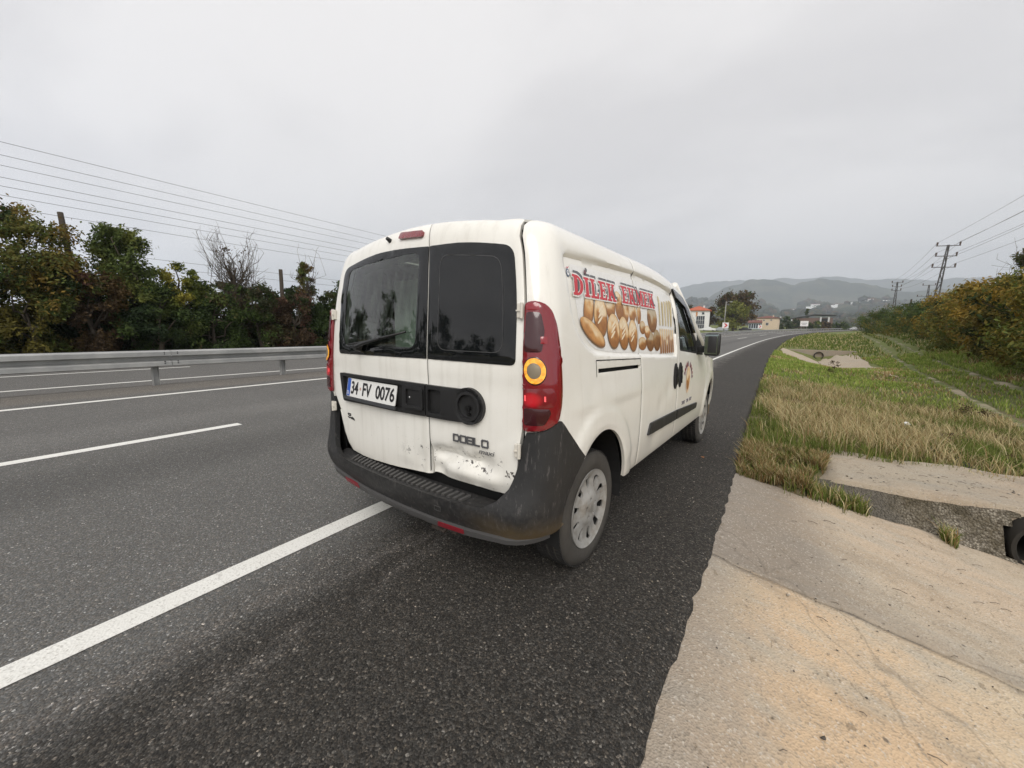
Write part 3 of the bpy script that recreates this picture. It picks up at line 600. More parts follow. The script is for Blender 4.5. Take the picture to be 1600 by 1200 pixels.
# ================================================================== grass
GRASS_M = leaf_mat('grass', .8)
def grass(name, xs, ys, hts, wid, c0, c1, label, lean=.55, seed=0):
    r = np.random.default_rng(seed); n = len(xs); z = H(xs, ys)-.01
    a = r.uniform(0, 2*math.pi, n); l = hts*r.uniform(.1, 1, n)*lean; w = wid*r.uniform(.6, 1.4, n); b = a+math.pi/2+r.normal(size=n)*.5
    wind = np.array([-.12, -.06]); dx, dy = np.cos(a)*l+hts*wind[0], np.sin(a)*l+hts*wind[1]
    wx, wy = np.cos(b)*w/2, np.sin(b)*w/2; base = np.stack([xs, ys, z], -1)
    o = lambda fx, ww, fz: base + np.stack([dx*fx+wx*ww, dy*fx+wy*ww, hts*fz], -1)
    V_ = np.stack([o(0, -1, 0), o(0, 1, 0), o(.32, .8, .58), o(.32, -.8, .58), o(1, 0, .95)], 1)
    i = np.arange(n)[:, None]*5; F_ = np.concatenate([i+np.array([[0, 1, 2]]), i+np.array([[0, 2, 3]]), i+np.array([[3, 2, 4]])], 0)
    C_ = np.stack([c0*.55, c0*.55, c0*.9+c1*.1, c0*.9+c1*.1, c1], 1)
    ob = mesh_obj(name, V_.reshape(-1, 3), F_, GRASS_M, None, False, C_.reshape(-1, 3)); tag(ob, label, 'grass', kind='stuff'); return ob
def pick(r, pal, n, w): p_ = np.array(w, float); return np.array(pal)[r.choice(len(pal), n, p=p_/p_.sum())]
gr = np.random.default_rng(3)
g_green = [(.115, .160, .032), (.165, .205, .045), (.230, .245, .075)]; g_tan = [(.52, .43, .23), (.60, .51, .30), (.40, .31, .15), (.30, .19, .085)]
def scatter(n, x0, x1, y0, y1, fn):
    x = gr.uniform(x0, x1, n); y = gr.uniform(y0, y1, n); s, o = road_so(x, y)
    ok = (o > edge_off(s)+.03) & fn(x, y, s, o)
    return x[ok], y[ok], s[ok], o[ok]
def off_ruts(x, y):
    d = np.full_like(x, 9.0)
    for P_ in ([(5.4, 5.5), (6.4, 9.7), (7.2, 14.7), (8.2, 21.5), (9.8, 31), (12.0, 43), (14.6, 58), (17.2, 75), (20.5, 96)], [(7.2, 6), (8.0, 11), (8.8, 16.5), (9.8, 23.5), (11.4, 33), (13.6, 45), (16.2, 60), (18.8, 77), (22, 96)]):
        P_ = np.array(P_); d = np.minimum(d, abs(x-np.interp(y, P_[:, 1], P_[:, 0]))+9*(y < P_[0, 1]))
    return d
# long half-dry grass beyond the apron
x, y, s, o = scatter(80000, 1.4, 7.6, 2.35, 12.5, lambda x, y, s, o: ~((x > 2.3) & (y < 3.55+.3*fbm(x*2, x*0, 2, 3))) & ~((x > 1.9) & (y < 2.75)) & (y > 2.3+.1*(x-1.45)) & (o < 2.6+.75*(y-1.2)) & (off_ruts(x, y) > .25) & (fbm(x*1.1, y*1.1, 3, 200) > .26) & (gr.uniform(0, 1, len(x)) < np.clip((12.5-y)/6, 0, 1)) & (gr.uniform(0, 1, len(x)) < np.clip((2.6+.75*(y-1.2)-o)/1.6, 0, 1)))
den = fbm(x*.8, y*.8, 3, 201); dry = np.clip((fbm(x*1.15+5, y*.8, 3, 202)-.42)*4.5 + .28 - 1.1*np.clip((2.0-o)/.6, 0, 1) - .8*np.clip((o-3.0)/2.2, 0, 1) + (vnoise(x*3.2, y*3.2, 207)-.5)*.9, .04, .62)
isd = gr.uniform(0, 1, len(x)) < dry
c0 = np.where(isd[:, None], pick(gr, g_tan, len(x), (3, 2, 3, 2)), pick(gr, g_green, len(x), (3, 3, 1))); c1 = np.where(isd[:, None], pick(gr, g_tan, len(x), (3, 4, 1, 1)), pick(gr, g_green+[(.22, .21, .08)], len(x), (1, 3, 3, 2)))
ht = (.06+.30*den)*gr.uniform(.55, 1.25, len(x))*np.where(isd, 1.25, .85)*np.interp(o, [1.4, 1.9, 5, 7], [.55, 1.0, .9, .45]); ht = ht*np.where(y < 3.3, .7, 1)
grass('verge_grass', x, y, ht, .0085, c0, c1, 'long half-dry grass on the verge right of the van', .95, seed=1)
mt = fbm(x*1.6+9, y*1.3, 3, 205) > .60; xm, ym = x[mt][::2], y[mt][::2]; cm = pick(gr, [(.11, .075, .04), (.16, .10, .055), (.09, .08, .035), (.13, .13, .05)], len(xm), (2, 2, 2, 1))
grass('matted_weeds', xm, ym, gr.uniform(.05, .20, len(xm)), .014, cm, cm*1.2, 'dark matted weeds among the long dry grass', 1.1, seed=12)
# short green sward further back and along the track
x, y, s, o = scatter(90000, 2.0, 20, 3.4, 34, lambda x, y, s, o: (o > 1.5) & (o < 11.5) & (off_ruts(x, y) > .13) & ~((s > 25) & (s < 42.5) & (abs(o-4.5) < 2.3) & (o > 2.2+(32-s)*.35)) & ~((x > 2.3) & (x < 6.4) & (y < 4.0)) & (gr.uniform(0, 1, len(x)) < np.interp(y, [3, 12, 34], [1, .9, .55])))
red = fbm(x*.9, y*.6, 3, 210); c0 = pick(gr, g_green, len(x), (3, 3, 1)); dr = gr.uniform(0, 1, len(x)) < np.clip((red-.52)*5, .04, .8); c0 = np.where(dr[:, None], pick(gr, g_tan, len(x), (1, 1, 2, 3)), c0)
ht = (.05+.10*fbm(x*.7, y*.7, 3, 211))*np.interp(y, [3, 15, 34], [1, 1.2, 1.7])*np.interp(o, [1.5, 8, 10.5], [1, 1, 2.6])
c0 = c0*np.where(dr, 1.05, 1.7)[:, None]
grass('short_grass', x, y, ht, np.interp(y, [3, 12, 34], [.012, .022, .05]), c0, c0*1.25, 'short green grass either side of the dirt track', .7, seed=2)
x, y, s, o = scatter(40000, 3, 40, 34, 130, lambda x, y, s, o: (o > 1.9) & (o < 14) & (off_ruts(x, y) > .4) & ~((s < 43) & (abs(o-4.3) < 2.2)))
c0 = pick(gr, g_green+g_tan[:1], len(x), (3, 3, 1, 2)); grass('far_verge_grass', x, y, gr.uniform(.12, .38, len(x)), np.interp(y, [34, 130], [.06, .22]), c0, c0*1.2, 'rough grass on the distant verge along the bend', seed=3)
# dead tufts by the apron corner and in the ditch, weeds under the barrier
x, y, s, o = scatter(26000, 1.45, 2.55, 2.15, 3.5, lambda x, y, s, o: (y > fe(x)-.03) & (fbm(x*3, y*3, 2, 220) > .30)); c0 = pick(gr, g_tan+g_green, len(x), (2, 1, 4, 5, 2, 1, 1))*.85
grass('dead_tuft', x, y, gr.uniform(.05, .17, len(x)), .008, c0, c0*1.15, 'matted brown grass at the corner of the concrete apron', .9, seed=4)
x = gr.uniform(1.95, 4.3, 4200); y = np.where(x > 2.45, 2.47+.10*(x-2.5), fe(x)+.10)+gr.normal(size=4200)*np.where(x > 2.45, .05, .10); keep = (fbm(x*3, y*0, 2, 230) > .45) | (x < 2.5); x, y = x[keep], y[keep]; c0 = pick(gr, g_green+g_tan, len(x), (4, 3, 2, 1, 1, 1, 1))
def _dg():
    ob = grass('ditch_grass', x, y, gr.uniform(.05, .19, len(x)), .008, c0, c0*1.2, 'green grass fringe along the foot of the gravel headwall', .8, seed=5)
    co = np.empty(len(ob.data.vertices)*3, np.float32); ob.data.vertices.foreach_get('co', co); co = co.reshape(-1, 5, 3)
    co[:, :, 2] += (apron_z(x)-.01-H(x, y))[:, None]+.01; ob.data.vertices.foreach_set('co', co.ravel()); ob.data.update()
_dg()
sx = gr.uniform(-6, 30, 2600); so_ = -9.62+gr.normal(size=2600)*.05; keep = fbm(sx*1.2, sx*0, 3, 240) > .52; x, y = road_xy(sx[keep], so_[keep]); c0 = pick(gr, g_tan+g_green, len(x), (1, 1, 3, 3, 2, 1, 1))
def _mg():
    ob = grass('median_weeds', x, y, gr.uniform(.03, .12, len(x)), .012, c0, c0*1.1, 'low brown weeds along the foot of the crash barrier', .9, seed=6); ob.location.z = .10
_mg()

# ================================================================== the van: body surface P(s, v)
# s runs round the plan from the middle of the tailgate (0) over the right corner and along the right side; v runs up the side and over the roof edge
def interp(t,x):
    if x<=t[0][0]: return t[0][1:]
    for a,b in zip(t,t[1:]):
        if x<=b[0]:
            k=(x-a[0])/(b[0]-a[0]); return tuple(a[i]+(b[i]-a[i])*k for i in range(1,len(a)))
    return t[-1][1:]
def smoothtab(t,n=4):
    # Catmull-Rom densify
    o=[]
    for i in range(len(t)-1):
        p0=t[max(i-1,0)];p1=t[i];p2=t[i+1];p3=t[min(i+2,len(t)-1)]
        for j in range(n):
            u=j/n
            row=[p1[0]+(p2[0]-p1[0])*u]
            for c in range(1,len(p1)):
                m1=(p2[c]-p0[c])/(p2[0]-p0[0])*(p2[0]-p1[0]) if p2[0]!=p0[0] else 0
                m2=(p3[c]-p1[c])/(p3[0]-p1[0])*(p2[0]-p1[0]) if p3[0]!=p1[0] else 0
                row.append((2*u**3-3*u*u+1)*p1[c]+(u**3-2*u*u+u)*m1+(-2*u**3+3*u*u)*p2[c]+(u**3-u*u)*m2)
            o.append(tuple(row))
    o.append(t[-1]); return o
# v -> z, half width, rear y, corner radius
PROF=smoothtab([(.15,.15,.80,-.54,.13),(.30,.30,.868,-.570,.13),(.45,.45,.906,-.585,.13),(.71,.71,.919,-.592,.13),(.965,.965,.912,-.595,.13),
 (1.19,1.19,.891,-.590,.13),(1.42,1.42,.864,-.572,.13),(1.62,1.62,.831,-.552,.14),(1.70,1.70,.812,-.541,.15),(1.75,1.746,.793,-.530,.155),
 (1.80,1.783,.762,-.508,.16),(1.85,1.806,.718,-.474,.17),(1.90,1.820,.671,-.430,.18),(2.0,1.837,.572,-.335,.18),(2.2,1.853,.373,-.08,.16),(2.55,1.862,.03,.26,.02)])
W0=.919; R0=.13; S1=W0-R0; S2=S1+R0*math.pi/2; YR0=-.592; BOW=.035
YC0=YR0+BOW+R0
def S(y): return S2+(y-YC0)
def P(s,v):
    sg=1 if s>=0 else -1; s=abs(s)
    z,w,yr,R=interp(PROF,v)
    if s<=S1:
        x=s*(w-R)/S1; y=yr+BOW*(s/S1)**2
    elif s<=S2:
        a=(s-S1)/(S2-S1)*math.pi/2; x=w-R+R*math.sin(a); y=yr+BOW+R-R*math.cos(a)
    else:
        d=s-S2; yc=yr+BOW+R; x=w; y=YC0+d+(yc-YC0)*math.exp(-d/.35)
        if y>2.6: x-=.16*((y-2.6)/1.4)**2.2
    if v>1.3 and s<S1: z+=.042*min((v-1.3)/.5,1)*(1-(s/S1)**2)*max(0,min(1,(2.5-v)/.4))
    if y>.9 and v>1.2:
        k=min((v-1.2)/.5,1.0); z-=.10*k*((y-.9)/1.1)**2
    return (sg*x,y,z)
VAN_LABEL = 'dirty white delivery van with a dented rear door parked on the road shoulder'
van = empty('delivery_van', (0, 0, 0), -.1012, VAN_LABEL, 'van')
def frame(f, u, v, e=2e-3):
    p0 = np.array(f(u, v)); a = np.array(f(u+e, v))-np.array(f(u-e, v)); b = np.array(f(u, v+e))-np.array(f(u, v-e)); n = np.cross(a, b); L = np.linalg.norm(n)
    return p0, n/(L if L > 1e-12 else 1)
def pip(pts, poly):
    x, y = pts[:, 0], pts[:, 1]; ins = np.zeros(len(pts), bool); n = len(poly)
    for i in range(n):
        x0, y0 = poly[i]; x1, y1 = poly[(i+1) % n]
        c = ((y0 > y) != (y1 > y))
        if y1 != y0: ins ^= c & (x < (x1-x0)*(y-y0)/(y1-y0)+x0)
    return ins
def rounded(poly, r, n=5):
    """round the corners of a 2-D polygon; r a number or one per corner"""
    o = []; m = len(poly)
    for i in range(m):
        p_ = np.array(poly[i], float); a = np.array(poly[i-1], float)-p_; b = np.array(poly[(i+1) % m], float)-p_; la, lb = np.linalg.norm(a), np.linalg.norm(b)
        rr = min((r[i] if isinstance(r, (list, tuple)) else r), la*.49, lb*.49)
        if rr < 1e-4: o.append(tuple(p_)); continue
        A, B = p_+a/la*rr, p_+b/lb*rr
        for k in range(n+1):
            t = k/n; o.append(tuple(A*(1-t)**2+p_*2*t*(1-t)+B*t*t))
    return o
def ellipse(cx, cy, rx, ry, n=28, a0=0, a1=2*math.pi, rot=0):
    full = abs(a1-a0-2*math.pi) < 1e-6; o = []
    for k in range(n if full else n+1):
        t = a0+(a1-a0)*k/n; x, y = rx*math.cos(t), ry*math.sin(t); o.append((cx+x*math.cos(rot)-y*math.sin(rot), cy+x*math.sin(rot)+y*math.cos(rot)))
    return o
def dens(poly, d):
    o = []; n = len(poly)
    for i in range(n):
        a, b = poly[i], poly[(i+1) % n]; L = math.hypot(b[0]-a[0], b[1]-a[1]); k = max(1, int(math.ceil(L/d)))
        for j in range(k): o.append((a[0]+(b[0]-a[0])*j/k, a[1]+(b[1]-a[1])*j/k))
    return o
def patch(name, polys, f, m, parent, holes=(), grid=.03, h=0.0, depth=.02, disp=None, colf=None, lip=.002, rel=1.0, cons=()):
    """a panel cut from surface f: outline polygons in (u, v), raised h along the normal, with turned-in edges"""
    if isinstance(polys[0][0], (int, float)): polys = [polys]
    polys = [dens(p_, grid*rel) for p_ in polys]; hl = [dens(p_, grid*rel) for p_ in holes]
    vs_, ed = [], []
    for p_ in polys+hl:
        b = len(vs_); vs_ += p_; ed += [(b+i, b+(i+1) % len(p_)) for i in range(len(p_))]
    lo, hi = np.array(vs_).min(0), np.array(vs_).max(0)
    for p_ in cons:
        p_ = dens(p_, grid); b = len(vs_); vs_ += p_; ed += [(b+i, b+(i+1) % len(p_)) for i in range(len(p_))]
    arr = np.array(vs_)
    gu = np.arange(lo[0]+grid*.5, hi[0], grid); gv = np.arange(lo[1]+grid*.5, hi[1], grid)
    if len(gu) and len(gv):
        A, B = np.meshgrid(gu, gv); A[1::2] += grid*.5*0; gp = np.stack([A.ravel(), B.ravel()], 1)
        ins = np.zeros(len(gp), bool)
        for p_ in polys: ins |= pip(gp, p_)
        for p_ in hl: ins &= ~pip(gp, p_)
        gp = gp[ins]
        if len(gp):
            ok = np.ones(len(gp), bool)
            for i in range(0, len(gp), 500): ok[i:i+500] = np.min(np.hypot(gp[i:i+500, None, 0]-arr[None, :, 0], gp[i:i+500, None, 1]-arr[None, :, 1]), 1) > grid*.42
            vs_ = vs_+[tuple(q) for q in gp[ok]]
    r = delaunay_2d_cdt([Vector(q) for q in vs_], ed, [], 0, 1e-6)
    co = np.array([q[:] for q in r[0]]); tris = np.array([t for t in r[2] if len(t) == 3])
    cen = co[tris].mean(1); ins = np.zeros(len(cen), bool)
    for p_ in polys: ins |= pip(cen, p_)
    for p_ in hl: ins &= ~pip(cen, p_)
    tris = tris[ins]; used = np.unique(tris); rm = np.full(len(co), -1); rm[used] = np.arange(len(used)); tris = rm[tris]; co = co[used]
    e = {}
    for t in tris:
        for a, b in ((t[0], t[1]), (t[1], t[2]), (t[2], t[0])): e[(a, b)] = e.get((a, b), 0)+1
    bnd = [(a, b) for (a, b) in e if (b, a) not in e]; bset = set(x for q in bnd for x in q)
    P_, N_ = zip(*[frame(f, u, v) for u, v in co]); P_, N_ = np.array(P_), np.array(N_)
    hh_ = np.full(len(co), h)
    if disp is not None: hh_ = hh_+np.array([disp(u, v) for u, v in co])
    hb = hh_.copy()
    for i in bset: hb[i] -= lip
    V_ = list(P_+N_*hb[:, None]); F_ = [tuple(t) for t in tris]
    if depth > 0:
        idx = {}
        for i in sorted(bset): idx[i] = len(V_); V_.append(P_[i]+N_[i]*(hh_[i]-depth))
        for a, b in bnd: F_.append((b, a, idx[a], idx[b]))
    cols = None
    if colf is not None:
        cols = np.array([colf(u, v) for u, v in co]); 
        if depth > 0: cols = np.concatenate([cols, cols[sorted(bset)]])
    return mesh_obj(name, np.array(V_), F_, m, parent, True, cols, 42)

# ---- van materials
def paint_white():
    m, t, b = mat('white_van_paint'); g = G(t); o = g.obj(); X = g.xyz(o)
    streak = g.noise(g.scale(o, (22, 22, 1.1)), 1.0, 4, .6); blot = g.noise(o, 3.0, 5, .6); fine = g.noise(o, 60, 3, .7)
    c = g.mix(g.sm(blot, .35, .7), (.85, .835, .78), (.80, .78, .72))
    c = g.mix(g.m('MULTIPLY', g.sm(streak, .52, .74), .09), c, (.40, .36, .28))
    rear = g.sm(X[1], -.38, -.50)
    c = g.mix(g.m('MULTIPLY', rear, g.m('MULTIPLY', g.sm(g.m('ADD', streak, g.m('MULTIPLY', blot, .4)), .62, .90), .12)), c, (.36, .33, .27))
    low = g.m('MULTIPLY', g.sm(g.m('ADD', X[2], g.m('MULTIPLY', blot, .30)), .84, .50), .36); c = g.mix(low, c, (.33, .27, .18))
    # bare metal and chips low on the rear doors
    chip = g.m('MULTIPLY', g.m('MULTIPLY', g.sm(g.noise(o, 26, 4, .7, .6), .585, .63), g.sm(g.m('ABSOLUTE', g.m('SUBTRACT', X[2], .640)), .10, .03)), g.m('MULTIPLY', g.sm(X[1], -.52, -.56), g.sm(X[0], -.06, .14)))
    c = g.mix(chip, c, (.06, .05, .045))
    speck = g.m('MULTIPLY', g.sm(g.voro(o, 40), .10, .05), g.m('GREATER_THAN', g.xyz(g.voro(o, 40, 'Color'))[0], .90)); c = g.mix(g.m('MULTIPLY', speck, g.sm(X[2], 1.1, .5)), c, (.20, .17, .13))
    link(t, c, b, 'Base Color'); setp(b, spec=.5, coat=.7, crough=.06)
    t.links.new(g.m('ADD', .30, g.m('MULTIPLY', blot, .15)), b.inputs['Roughness'])
    return m
def plastic_mat():
    m, t, b = mat('black_bumper_plastic'); g = G(t); o = g.obj(); X = g.xyz(o); n = g.noise(o, 4, 5, .65); sc = g.noise(g.scale(o, (30, 30, 5), (.5, .3, .2)), 2.2, 4, .7); f = g.noise(o, 40, 4, .6)
    c = g.mix(n, (.012, .012, .013), (.026, .026, .026)); c = g.mix(g.m('MULTIPLY', g.sm(sc, .56, .68), .55), c, (.13, .12, .115))
    mud = g.m('MULTIPLY', g.sm(g.m('ADD', X[2], g.m('MULTIPLY', n, .16)), .58, .44), g.sm(X[0], .45, .8)); c = g.mix(g.m('MULTIPLY', mud, .75), c, (.15, .105, .05))
    dust = g.m('MULTIPLY', g.sm(X[2], .62, .42), g.sm(f, .4, .62)); c = g.mix(g.m('MULTIPLY', dust, .20), c, (.10, .092, .085))
    link(t, c, b, 'Base Color'); setp(b, rough=.52, spec=.5); link(t, g.bump(g.m('ADD', f, g.m('MULTIPLY', n, .5)), .12, .01), b, 'Normal'); return m
WHITE, PLAST = paint_white(), plastic_mat()
BLK = plain('matte_black', (.008, .008, .008), .7); GLB = None
def black_glass():
    m, t, b = mat('dirty_black_glass'); g = G(t); o = g.obj(); n = g.noise(g.scale(o, (40, 40, 9)), 1.5, 4, .6); n2 = g.noise(o, 3, 4)
    link(t, g.mix(g.m('MULTIPLY', g.sm(n, .45, .8), n2), (.007, .008, .009), (.024, .024, .024)), b, 'Base Color'); setp(b, spec=.5); t.links.new(g.m('ADD', .03, g.m('MULTIPLY', g.sm(n, .4, .8), .10)), b.inputs['Roughness']); return m
def clear_glass(name, tint, dirt=.12):
    m, t, b = mat(name); g = G(t); out = t.nodes['Material Output']; o = g.obj()
    tr = g.n('ShaderNodeBsdfTransparent', {0: (*tint, 1)}); gl = g.n('ShaderNodeBsdfGlossy', {0: (1, 1, 1, 1), 1: .03}); df = g.n('ShaderNodeBsdfDiffuse', {0: (.26, .31, .27, 1)})
    fr = g.n('ShaderNodeFresnel', {0: 1.5}); m1 = g.n('ShaderNodeMixShader'); t.links.new(g.m('ADD', g.m('MULTIPLY', fr.outputs[0], 1.3), .02), m1.inputs[0]); t.links.new(tr.outputs[0], m1.inputs[1]); t.links.new(gl.outputs[0], m1.inputs[2])
    d = g.m('MULTIPLY', g.sm(g.noise(g.scale(o, (30, 30, 8)), 1.3, 4, .6), .35, .8), dirt); m2 = g.n('ShaderNodeMixShader'); t.links.new(d, m2.inputs[0]); t.links.new(m1.outputs[0], m2.inputs[1]); t.links.new(df.outputs[0], m2.inputs[2]); t.links.new(m2.outputs[0], out.inputs[0]); return m
BGLASS, CGLASS, SGLASS = black_glass(), clear_glass('dusty_rear_pane', (.66, .78, .70), .22), clear_glass('side_pane', (.62, .74, .70), .10)
LAMP_R = plain('tail_lamp_red', (.19, .004, .010), .12, coat=1.0, crough=.03); LAMP_D = plain('tail_lamp_dark_red', (.040, .003, .006), .25, coat=.8, crough=.04)
LAMP_B = plain('tail_lamp_bright_red', (.26, .006, .014), .2, coat=1.0, crough=.04)
def lit_red():
    m, t, b = mat('tail_lamp_lit_red'); g = G(t); X = g.xyz(g.obj()); dx = g.m('SUBTRACT', g.m('ABSOLUTE', X[0]), .835); dz = g.m('SUBTRACT', X[2], 1.012); q = g.m('ADD', g.m('MULTIPLY', dx, dx), g.m('MULTIPLY', g.m('MULTIPLY', dz, dz), 1.6))
    setp(b, col=(.16, .003, .008), rough=.25, coat=.8, em=(1, .02, .03)); t.links.new(g.m('MULTIPLY', g.sm(q, .0026, .0), .22), b.inputs['Emission Strength']); return m
LAMP_G = lit_red()
def amber_mat():
    m, t, b = mat('lit_amber_lens'); g = G(t); o = g.obj(); n = g.m('ADD', g.m('MULTIPLY', g.xyz(g.voro(o, 75, 'Color'))[0], .7), g.m('MULTIPLY', g.noise(o, 60, 3, .7), .35)); link(t, g.mix(n, (.8, .28, .02), (.9, .45, .05)), b, 'Base Color'); setp(b, rough=.25, coat=.8)
    link(t, g.mix(g.sm(n, .15, .85), (.30, .055, .0), (1.0, .50, .05)), b, 'Emission Color'); b.inputs['Emission Strength'].default_value = .22; return m
AMBER = amber_mat(); BULB = plain('grey_lamp_centre', (.26, .22, .16), .4, .3)
REFL = plain('red_reflector', (.22, .012, .022), .3, coat=.5)
RUBBER = None
def rubber_mat():
    m, t, b = mat('dusty_tyre_rubber'); g = G(t); o = g.obj(); n = g.noise(o, 9, 5, .65); link(t, g.mix(n, (.040, .037, .034), (.095, .088, .078)), b, 'Base Color'); setp(b, rough=.8, spec=.25); link(t, g.bump(g.noise(o, 60, 2), .2, .005), b, 'Normal'); return m
RUBBER = rubber_mat()
def hub_mat():
    m, t, b = mat('dirty_silver_hubcap'); g = G(t); o = g.obj(); n = g.noise(o, 14, 5, .65); link(t, g.mix(g.sm(n, .4, .7), (.40, .395, .38), (.27, .25, .22)), b, 'Base Color'); setp(b, rough=.42, metal=.2, spec=.5); return m
HUB = hub_mat()
PRINT = None
def print_mat():
    m, t, b = mat('printed_vinyl'); g = G(t); o = g.obj(); n = g.noise(o, 55, 4, .7); c = g.attr('Col', 'Color'); n2 = g.noise(o, 4, 3)
    link(t, g.mix(g.m('MULTIPLY', n2, .06), g.mix(g.m('MULTIPLY', g.sm(n, .45, .7), .22), c, g.mix(1.0, c, (.62, .55, .48), 'MULTIPLY')), (.55, .52, .46)), b, 'Base Color'); setp(b, rough=.38, spec=.4); return m
PRINT = print_mat()
def flat_print(c): return lambda u, v: c
STICK_W = (.80, .80, .79)

# ---- outlines
def mir(poly): return [(-u, v) for u, v in poly][::-1]
DOOR_R = [(.735, .549), (.752, .66), (.762, .778), (.780, .87), (.787, .96), (.800, 1.2), (.815, 1.425), (.825, 1.63), (.826, 1.707), (.843, 1.762), (.864, 1.80), (.872, 1.84)]
def arch(y0=0.0, a0=math.pi, a1=0.0, n=22, g=0.0): return [(S(y0)+(.378+g)*math.cos(a0+(a1-a0)*k/n), .325+(.458+g)*math.sin(a0+(a1-a0)*k/n)) for k in range(n+1)]
A_LOW = math.asin((.41-.325)/.458)
quarter = [(S(.595), 1.848), (S(.1), 1.848), (S(-.30), 1.848), (.93, 1.846), (.905, 1.835), (.880, 1.80), (.856, 1.768), (.838, 1.71), (.836, 1.63), (.826, 1.425), (.811, 1.2), (.798, .96), (.795, .78), (S(-.45), .78)] + arch(0, math.pi-.90, A_LOW) + [(S(.595), .41)]
sliding = [(S(.606), .41), (S(1.504), .41), (S(1.504), 1.848), (S(.606), 1.848)]
front_door = [(S(1.515), .41), (S(2.66), .41), (S(2.70), .62), (S(2.70), 1.05), (S(2.62), 1.10), (S(2.30), 1.36), (S(2.02), 1.62), (S(1.90), 1.70), (S(1.72), 1.78), (S(1.515), 1.80)]
fwin = rounded([(S(1.60), 1.155), (S(2.26), 1.105), (S(2.30), 1.22), (S(1.97), 1.585), (S(1.86), 1.655), (S(1.575), 1.69)], [.03, .03, .05, .05, .06, .04])
AR2 = arch(3.105, 0, math.pi)
fender = [(S(2.708), .41), (S(2.708), 1.05), (S(2.85), 1.05), (S(3.3), 1.00), (S(3.75), .90), (S(3.86), .80), (S(3.80), .55), (S(3.60), .45)] + arch(3.105, A_LOW, math.pi-A_LOW)
RECESS = rounded([(S(-.375), 1.660), (S(-.30), 1.31), (S(-.135), 1.195), (S(.20), 1.172), (S(1.49), 1.110), (S(1.53), 1.672), (S(.6), 1.692)], [.05, .12, .12, .1, .03, .03, .05])
RC = np.array(dens(RECESS, .02))
def offset_poly(poly, k):
    A = np.array(poly); T = np.roll(A, -1, 0)-np.roll(A, 1, 0); T /= np.linalg.norm(T, axis=1)[:, None]+1e-9; ar = np.sum(A[:, 0]*np.roll(A[:, 1], -1)-np.roll(A[:, 0], -1)*A[:, 1]); sg = 1 if ar > 0 else -1
    return [tuple(q) for q in A+np.stack([T[:, 1], -T[:, 0]], 1)*k*sg]
REC_C = [offset_poly(RC, .0065), offset_poly(RC, .0), offset_poly(RC, -.0125)]
def sd_recess(u, v):
    d = math.sqrt(float(np.min((RC[:, 0]-u)**2+(RC[:, 1]-v)**2))); return d if pip(np.array([[u, v]]), RECESS)[0] else -d
def sstep(a, b, x): t = max(0, min(1, (x-a)/(b-a))); return t*t*(3-2*t)
def disp_side(u, v):
    u = abs(u); d = 0.0
    if v > 1.05 and S(-.5) < u < S(1.62): d -= .015*sstep(-.006, .012, sd_recess(u, v))
    if v > 1.55: d -= .008*sstep(1.69, 1.67, v)*sstep(S(-.42), S(-.36), u)*sstep(1.5, 1.66, v)
    for yc in (0.0, 3.105):
        q = math.hypot((u-S(yc))/.378, (v-.325)/.458)
        if q < 1.6: d += .013*sstep(1.34, 1.22, q) - .004*sstep(1.06, 1.0, q)
    # soft shoulder line above the arch and a few parking dents
    d += .007*sstep(.90, .93, v)*sstep(1.06, .95, v)*sstep(S(-.45), S(-.2), u)*sstep(S(.9), S(.3), u)
    for (yy, zz, r_, a) in ((.95, .55, .16, -.010), (1.25, .86, .12, -.007), (1.05, .78, .10, -.005), (.45, .50, .08, -.006), (-.15, .98, .10, -.005)):
        q = ((u-S(yy))**2+((v-zz)*1.4)**2)/r_**2
        if q < 4: d += a*math.exp(-q*1.8)
    return d
def dent_rear(u, v):
    d = 0.0
    if u > .19:
        for (x, z, rx, rz, a) in ((.30, .655, .10, .045, -.030), (.46, .60, .16, .04, .012), (.55, .66, .07, .05, -.020), (.25, .58, .06, .05, -.022), (.40, .70, .05, .05, -.012), (.62, .60, .05, .05, .010)):
            q = ((u-x)/rx)**2+((v-z)/rz)**2
            if q < 6: d += a*1.5*math.exp(-q)
        d -= .012*sstep(.62, .55, v)
        d -= .016*math.exp(-((v-.665-.05*(u-.3))/.022)**2)*sstep(.21, .26, u)*sstep(.66, .50, u)
        d += .006*math.exp(-((v-(.70-.35*(u-.47)))/.012)**2)*math.exp(-((u-.49)/.06)**2)
    else:
        for (x, z, rx, rz, a) in ((.15, .60, .07, .06, -.014), (.05, .54, .15, .03, -.008)):
            q = ((u-x)/rx)**2+((v-z)/rz)**2
            if q < 6: d += a*math.exp(-q)
    # shallow shelf under the window
    d += .004*sstep(1.04, 1.11, v)
    return d

# ---- inner shell behind every gap
WL_IN = rounded([(-.64, 1.195), (-.672, 1.648), (.125, 1.662), (.112, 1.205)], .05)
sh_r = [(.75, .45), (.75, 1.75), (.85, 1.86), (S(2.0), 1.86), (S(2.05), 1.62), (S(2.6), 1.12), (S(2.9), 1.02), (S(3.7), .86), (S(3.7), .42)] + arch(3.105, A_LOW, math.pi-A_LOW, 22, .02) + [(S(1.5), .42)] + arch(0, A_LOW, math.pi-A_LOW, 22, .02)
FH = rounded([(S(1.63), 1.17), (S(2.24), 1.125), (S(1.95), 1.57), (S(1.85), 1.64), (S(1.61), 1.67)], .03)
patch('inner_side', sh_r, P, BLK, van, [FH], .09, -.042, 0)
patch('inner_side', mir(sh_r), P, BLK, van, [mir(FH)], .09, -.042, 0)
patch('inner_tailgate', [(-.80, .42), (.80, .42), (.84, 1.5), (.84, 1.845), (-.84, 1.845), (-.84, 1.5)], P, BLK, van, [WL_IN], .07, -.085, 0)

